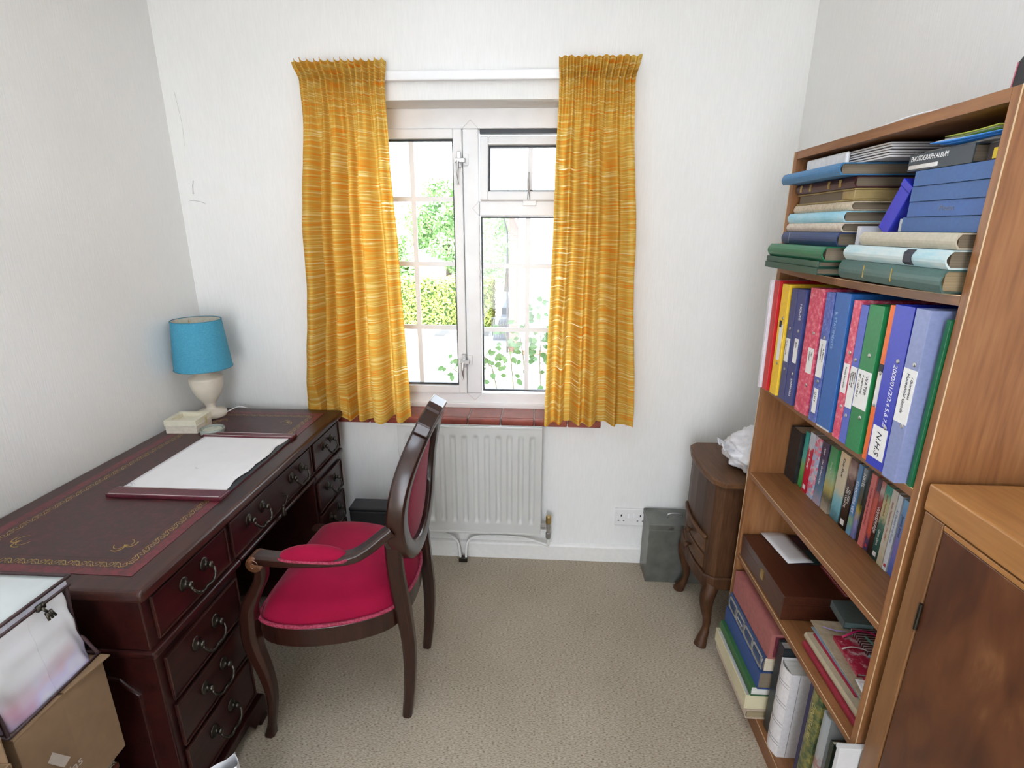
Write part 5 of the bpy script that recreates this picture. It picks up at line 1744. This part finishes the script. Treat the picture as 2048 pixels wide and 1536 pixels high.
obj('top', MB().box(CX, .926, CY0, CY1, CZ - .050, CZ), M_MAPLE, wc, bevel=.003)
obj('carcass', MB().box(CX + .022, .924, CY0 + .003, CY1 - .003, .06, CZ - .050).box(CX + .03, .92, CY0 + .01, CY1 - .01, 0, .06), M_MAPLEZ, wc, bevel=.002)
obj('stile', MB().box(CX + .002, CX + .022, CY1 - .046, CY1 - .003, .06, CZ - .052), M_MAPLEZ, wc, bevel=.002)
d = obj('door', MB().box(CX + .004, CX + .022, CY0 + .01, CY1 - .048, .075, CZ - .064), M_BURL, wc, bevel=.002)
obj('top_rail', MB().box(CX + .003, CX + .021, CY0 + .01, CY1 - .048, CZ - .063, CZ - .054), M_MAPLE, wc, bevel=.001)
s = MB()
s.tube([(CX + .0015, CY1 - .047, .812), (CX + .0015, CY1 - .047, .866)], .0035, 8, up=Vector((0, 1, 0)))
s.box(CX + .001, CX + .003, CY1 - .051, CY1 - .044, .814, .864)
obj('hinge', s, M_BRONZE, d)

# ================================================================== OAK CABINET ON CABRIOLE LEGS
oc = thing('oak_cabinet', 'old oak cabinet on cabriole legs in the corner behind the bookcase', 'cabinet', (.76, 1.79, 0))
M_OAK = wood('dark_oak', (.030, .011, .005), (.085, .036, .014), 'Z', 1.0, .48, streak=14, spec=.25)
M_OAKT = wood('dark_oak_top', (.050, .021, .009), (.120, .055, .023), 'Y', 1.0, .45, streak=14, spec=.25)
def o_(name, mb, mat=None, parent=None, **k):
    bmesh.ops.translate(mb.bm, verts=mb.bm.verts[:], vec=-Vector((.76, 1.79, 0)))
    return obj(name, mb, mat or M_OAK, parent or oc, **k)
yA, yB = 1.612, 1.968
top_poly = [(.928, yA), (.632, yA), (.600, yA + .030), (.585, yA + .10), (.580, 1.79), (.585, yB - .10), (.600, yB - .030), (.632, yB), (.928, yB)]
o_('top', MB().prism(top_poly, 'Z', .660, .682), M_OAKT, bevel=.005, bseg=3)
body = [(.920, yA + .016), (.640, yA + .016), (.612, yA + .034), (.600, yA + .10), (.596, 1.79), (.600, yB - .10), (.612, yB - .034), (.640, yB - .016), (.920, yB - .016)]
o_('body', MB().prism(body, 'Z', .300, .660), bevel=.003)
rail_poly = [(.926, yA + .006), (.636, yA + .006), (.602, yA + .028), (.590, yA + .10), (.586, 1.79), (.590, yB - .10), (.602, yB - .028), (.636, yB - .006), (.926, yB - .006)]
o_('base_moulding', MB().prism(rail_poly, 'Z', .252, .304), bevel=.006, bseg=3)
P = [(.606, yA + .052, .440), (.593, yA + .11, .440), (.589, 1.79, .440), (.593, yB - .11, .440), (.606, yB - .052, .440)]
o_('front_moulding', MB().tube(catmull(P, 6), .008, 8), M_OAKT, smooth=True)
for z0_, z1_ in ((.378, .428), (.312, .368)):
    f = [(.604, yA + .056), (.594, yA + .11), (.5905, 1.79), (.594, yB - .11), (.604, yB - .056), (.616, yB - .056), (.616, yA + .056)]
    dr = o_('drawer', MB().prism(f, 'Z', z0_, z1_), M_OAKT, bevel=.002)
    k = MB().lathe([(.004, 0), (.005, .006), (.0105, .012), (.012, .018), (.009, .024), (.003, .026)], 16, M=Matrix.Translation((.5905, 1.775, (z0_ + z1_) / 2)) @ Matrix.Rotation(-PI / 2, 4, 'Y'))
    kk = o_('knob', k, M_OAK, None, smooth=True)
    kk.parent = dr
def cab_leg(x, y, sx, sy):
    P = catmull([(x, y, .262), (x + sx * .014, y + sy * .012, .215), (x + sx * .012, y + sy * .010, .165), (x + sx * .0, y + sy * .0, .105), (x + sx * .002, y + sy * .002, .060), (x + sx * .012, y + sy * .010, .030), (x + sx * .020, y + sy * .016, .0)], 6)
    n = len(P)
    r = []
    for p in P:
        h = p.z
        if h > .2: w_ = .046 + .010 * min(1, (h - .2) / .06)
        elif h > .07: w_ = .024 + .022 * ((h - .07) / .13) ** 1.3
        else: w_ = .024 + .018 * (1 - h / .07)
        r.append([(w_ * .55 * math.cos(2 * PI * j / 14), w_ * .55 * math.sin(2 * PI * j / 14)) for j in range(14)])
    m = MB().sweep(P, r, up=Vector((1, 0, 0)))
    return o_('leg', m, M_OAK, smooth=True)
cab_leg(.640, yA + .034, -1, -1)
cab_leg(.640, yB - .034, -1, 1)
cab_leg(.890, yA + .040, .3, -1)
cab_leg(.890, yB - .040, .3, 1)

# crumpled white plastic bag on the oak cabinet
def crumple(label, cx, cy, z0, hx, hy, hz, seed, name='plastic_bag', cat='bag', tail=None, mat=None):
    r = random.Random(seed)
    ph = [(r.uniform(3, 9), r.uniform(3, 9), r.uniform(0, 6.28), r.uniform(.3, 1)) for _ in range(9)]
    def fn(u, v):
        a, b_ = 2 * PI * u, PI * (v - .5)
        d = Vector((math.cos(a) * math.cos(b_), math.sin(a) * math.cos(b_), math.sin(b_)))
        k = 1.0
        for fx, fy, p, w_ in ph:
            k += .026 * w_ * abs(math.sin(fx * a * .5 + p + 2 * b_) * math.cos(fy * b_ + p)) - .012 * w_
        kx = 1.0
        if tail and d.dot(tail) > .55: kx = 1 + (d.dot(tail) - .55) * .75
        nz_ = noise.turbulence(d * 2.6 + Vector((seed, 0, 0)), 4, True, noise_basis='PERLIN_ORIGINAL', amplitude_scale=.55, frequency_scale=2.1)
        k += .22 * (nz_ - .45)
        z = d.z * hz * k
        if z < -hz * .55: z = -hz * .55 - (-hz * .55 - z) * .05
        return (d.x * hx * k * kx, d.y * hy * k * kx, z + hz * .575)
    t = thing(name, label, cat, (cx, cy, z0))
    wm = mat or M_BAG
    o = obj('bag_film', MB().grid(fn, 120, 64), wm, t, smooth=True)
    return t
M_BAG = plain('white_polythene', (.70, .70, .73), .28, var=.05, scale=20, bump=.15)
t = crumple('crumpled white plastic bag on the oak cabinet', .805, 1.765, .6825, .105, .135, .085, 3, tail=Vector((-.85, -.25, .25)).normalized())
s = MB().grid(lambda u, v: (-.105 - .06 * u, -.015 + (v - .5) * (.05 + .05 * u) - .02 * u, .062 + .030 * u + .008 * math.sin(12 * v + 3 * u)), 10, 16)
o = obj('bag_neck', s, M_BAG, t, smooth=True)
o.modifiers.new('thick', 'SOLIDIFY').thickness = .0015

# grey metal deed box
tn = thing('metal_box', 'scuffed grey metal deed box on the floor beside the wall socket', 'box', (.60, 2.053, 0))
M_TIN = plain('grey_hammered_steel', (.15, .152, .135), .40, .5, var=.25, scale=14)
obj('box_body', MB().box(-.118, .118, -.066, .066, 0, .262), M_TIN, tn, bevel=.003)
ld = obj('lid', MB().box(-.121, .121, -.069, .069, .263, .290), M_TIN, tn, bevel=.003)
s = MB().tube(catmull([(-.03, -.005, .291), (-.028, -.005, .305), (0, -.005, .310), (.028, -.005, .305), (.03, -.005, .291)], 5), .003, 8)
obj('carry_handle', s, M_CHROME, ld, smooth=True)
s = MB()
s.box(-.045, -.015, -.0705, -.068, .268, .276)
s.box(-.040, -.034, -.072, -.070, .264, .280)
s.box(-.026, -.020, -.072, -.070, .264, .280)
obj('latch', s, M_RIVET, ld)
# black slim case between the desk and the radiator
cs = thing('document_case', 'black slim case standing on the floor between the desk and the radiator', 'case', (-.668, 1.985, 0))
obj('case_body', MB().box(-.140, .140, -.042, .042, 0, .330), M_BLACK, cs, bevel=.006, bseg=3)
obj('case_lid', MB().box(-.142, .142, -.044, .044, .331, .346), M_BLACK, cs, bevel=.005, bseg=3)

# ================================================================== NEAR LEFT: chest, carpet offcut, cartons, storage bag
chs = thing('wooden_chest', 'low dark red wooden chest under the carpet offcut by the desk end', 'chest', (-1.18, .748, 0))
M_RW = wood('red_brown_wood', (.055, .014, .008), (.12, .034, .017), 'Z', 1, .4)
obj('chest_body', MB().box(-.235, .222, -.090, .092, .0, .300), M_RW, chs, bevel=.003)
obj('chest_lid', MB().box(-.240, .228, -.094, .099, .301, .318), M_RW, chs, bevel=.004)
co = thing('carpet_offcut', 'folded pale carpet offcut between the chest and the cardboard box', 'carpet offcut', (-1.18, .748, .3185))
M_TUFT = plain('cream_tufts', (.40, .36, .27), .95, var=.35, scale=180, bump=1.0)
s = MB()
s.box(-.22, .224, -.085, .091, .0, .022)
s.box(-.22, .222, -.085, .089, .0225, .046)
obj('pile', s, M_TUFT, co, bevel=.008, bseg=3)
r = random.Random(9)
s = MB()
for _ in range(1500):
    f = r.random()
    if f < .6: p, d_ = Vector((.223, r.uniform(-.08, .09), r.uniform(.004, .044))), Vector((1, 0, .2))
    else: p, d_ = Vector((r.uniform(-.0, .22), .090, r.uniform(.004, .044))), Vector((0, 1, .2))
    d_ = (d_ + Vector((r.uniform(-.5, .5), r.uniform(-.5, .5), r.uniform(-.5, .3)))).normalized()
    s.tube([p, p + d_ * .006], [.0016, .0009], 4)
tf = obj('tufts', s, M_TUFT, co)
tf['kind'] = 'stuff'
cb = thing('cardboard_box', 'brown cardboard box with a pale three-bar mark, under the storage bag', 'box', (-1.16, .748, .3690), (0, 0, 0))
M_CARD = plain('brown_cardboard', (.185, .112, .058), .75, var=.06, scale=40)
obj('carton', MB().prism([(-.225, -.098), (.240, -.098), (.236, .0), (.236, .098), (-.225, .098)], 'Z', 0, .250), M_CARD, cb, bevel=.0015)
fl = MB()
fl.prism([(-.225, .004), (.240, .004), (.255, .100), (-.218, .106)], 'Z', .2515, .2555)
fl.prism([(-.225, -.098), (.240, -.098), (.240, -.002), (-.225, -.002)], 'Z', .2515, .2555)
obj('top_flap', fl, M_CARD, cb, bevel=.0008)
# printed mark on the face toward the room: leaning bars and lettering
M_PRINT = plain('pale_print', (.40, .34, .29), .7, var=.05)
s = MB()
for poly in ([(-.045, .161), (-.020, .118), (-.036, .111), (-.058, .150)], [(-.074, .142), (-.050, .104), (-.066, .097), (-.087, .131)], [(-.096, .118), (-.082, .097), (-.094, .092), (-.097, .104)]):
    s.prism(poly, 'X', .2375, .2415)
obj('printed_bars', s, M_PRINT, cb)
lettering('printed_word', 'adidas', .0285, cb, (.2405, -.070, .088), (0, 1, .0), (1, 0, 0), M_PRINT, 0, 'LEFT', 1.0)
# second carton nearest the camera: only its raised flap and one wall show
c2 = thing('open_carton', 'open brown carton with a raised flap in the bottom left corner', 'box', (-1.06, .515, 0))
s = MB()
for q in ((-.20, .150, -.115, -.111), (-.20, .150, .111, .115), (-.20, -.196, -.111, .111), (.146, .150, -.111, .111)):
    s.box(q[0], q[1], q[2], q[3], 0, .600)
s.box(-.196, .146, -.111, .111, 0, .004)
obj('carton', s, M_CARD, c2, bevel=.0008)
obj('raised_flap', MB().prism([(-.19, .601), (.146, .601), (.150, .735), (-.19, .735)], 'Y', .112, .115), M_CARD, c2, bevel=.0008)
obj('side_flap', MB().prism([(.151, .599), (.155, .599), (.200, .500), (.196, .498)], 'Y', -.10, .10), M_CARD, c2, bevel=.0008)

# zipped storage bag holding a quilt
zbg = thing('storage_bag', 'clear zipped storage bag stuffed with a white quilt, on the cardboard box', 'bag', (-1.16, .748, .6252))
M_FILM, nt, b = new_mat('quilt_through_film')
N, L = nt.nodes, nt.links
tc = N.new('ShaderNodeTexCoord')
sx = N.new('ShaderNodeSeparateXYZ')
L.new(tc.outputs['Generated'], sx.inputs[0])
nz = N.new('ShaderNodeTexNoise'); nz.inputs['Scale'].default_value = 11; nz.inputs['Detail'].default_value = 2
L.new(tc.outputs['Object'], nz.inputs['Vector'])
c1 = ramp(N, [(.36, (.62, .62, .68)), (.50, (.50, .46, .66)), (.58, (.50, .36, .48)), (.70, (.46, .20, .28))])
L.new(nz.outputs['Fac'], c1.inputs[0])
c2_ = ramp(N, [(.10, (1, 1, 1)), (.42, (0, 0, 0))])
L.new(sx.outputs[2], c2_.inputs[0])
mx = N.new('ShaderNodeMixRGB')
mx.inputs[1].default_value = (.66, .66, .68, 1)
L.new(c2_.outputs[0], mx.inputs[0])
L.new(c1.outputs[0], mx.inputs[2])
L.new(mx.outputs[0], b.inputs['Base Color'])
b.inputs['Roughness'].default_value = .30
setin(b, 'Coat Weight', .4)
setin(b, 'Coat Roughness', .15)
BH = .196
def bx(z): return .214 + .012 * (1 - z / BH) ** 2        # half widths swell a little at the foot
def bagf(u, v):
    a = 2 * PI * u
    def sp(c, e): return math.copysign(abs(c) ** e, c)
    if v < .08:
        k, z = v / .08, 0.0
    elif v > .92:
        k, z = (1 - v) / .08, BH
    else:
        k, z = 1.0, BH * (v - .08) / .84
    q = z / BH
    puff = math.sin(PI * min(1, q * .9 + .05)) * .5
    x, y = sp(math.cos(a), .18), sp(math.sin(a), .18)
    w_ = .004 * math.sin(9 * a + 5 * q) + .003 * math.sin(23 * q + 4 * a)
    return (x * k * (.230 - .014 * q - .016 * q * (1 - q) + .4 * w_), y * k * (.0955 - .008 * q + .3 * w_), z)
obj('quilt_bundle', MB().grid(bagf, 96, 50), M_FILM, zbg, smooth=True)
def lidf(u, v):
    return (-.205 + .420 * u, -.090 + .180 * v, BH + .003 + .008 * math.sin(PI * u) * math.sin(PI * v))
o = obj('bag_lid', MB().grid(lidf, 14, 14), plain('milky_film', (.56, .60, .60), .35, var=.12, scale=6), zbg, smooth=True)
o.modifiers.new('thick', 'SOLIDIFY').thickness = .002
M_PIPE = plain('brown_piping', (.035, .014, .016), .5)
s = MB()
zt_ = BH + .004
def loop4(hx, hy, z): return [(hx, -hy, z), (hx, hy, z), (-hx, hy, z), (-hx, -hy, z)]
s.tube(loop4(.220, .093, zt_), .0042, 8, closed=True)
s.tube(loop4(.217, .091, zt_ - .020), .0036, 8, closed=True)
for sg, sy in ((1, 1), (1, -1), (-1, 1), (-1, -1)):
    s.tube(catmull([(sg * .214, sy * .088, zt_ - .020), (sg * .206, sy * .090, BH * .60), (sg * .208, sy * .088, BH * .30), (sg * .216, sy * .090, .05), (sg * .232, sy * .097, .004)], 5), .0034, 8, up=Vector((1, 0, 0)))
s.tube(loop4(.234, .0975, .004), .0036, 8, closed=True)
obj('piping', s, M_PIPE, zbg, smooth=True)
zs_ = MB()
zs_.box(.212, .2155, -.088, .088, zt_ - .019, zt_ - .003)
zs_.box(-.212, .212, .088, .0905, zt_ - .019, zt_ - .003)
zo = obj('zip_band', zs_, plain('milky_band', (.46, .46, .52), .4), zbg)
s = MB()
s.box(.2165, .2225, .018, .034, zt_ - .026, zt_ - .014)
s.tube([(.221, .026, zt_ - .022), (.226, .031, zt_ - .036)], .0028, 6)
for k_ in range(3):
    s.tube([(.226, .027 + k_ * .004, zt_ - .034), (.230, .026 + k_ * .007, zt_ - .050)], [.0032, .0024], 6)
obj('zip_pull', s, M_BRONZE, zo, smooth=True)

# white paper bag standing on the floor in front of the desk's near corner
def wbag(u, v):
    a = 2 * PI * u
    c_, s_ = math.cos(a), math.sin(a)
    q_ = max(abs(c_), abs(s_))
    k = 1 - .55 * v ** 2
    hx_, hy_ = .056, .040 * k + .004
    z_ = .235 * v + .016 * v * (c_ / q_) + .004 * math.sin(5 * a) * v
    x_ = c_ / q_ * hx_ * (1 - .12 * v) + .003 * math.sin(9 * v + 4 * a)
    y_ = s_ / q_ * hy_ + .003 * math.sin(7 * v + 3 * a) - .012 * v
    return (x_, y_, z_ if v > 0 else 0)
pb = thing('paper_bag', 'white paper bag on the floor against the near end of the desk', 'bag', (-.772, .900, 0), (0, 0, math.radians(35)))
o = obj('bag_sides', MB().grid(wbag, 48, 14), M_PAPER, pb)
o.modifiers.new('thick', 'SOLIDIFY').thickness = .0008

# ================================================================== lettering becomes real mesh, one object per line of text
bpy.context.view_layer.update()
_dg = bpy.context.evaluated_depsgraph_get()
for o in [q for q in bpy.data.objects if q.type == 'FONT']:
    me = bpy.data.meshes.new_from_object(o.evaluated_get(_dg))
    n = bpy.data.objects.new(o.name, me)
    COL.objects.link(n)
    n.parent = o.parent
    n.matrix_local = o.matrix_local.copy()
    nm = o.name
    bpy.data.objects.remove(o, do_unlink=True)
    n.name = nm
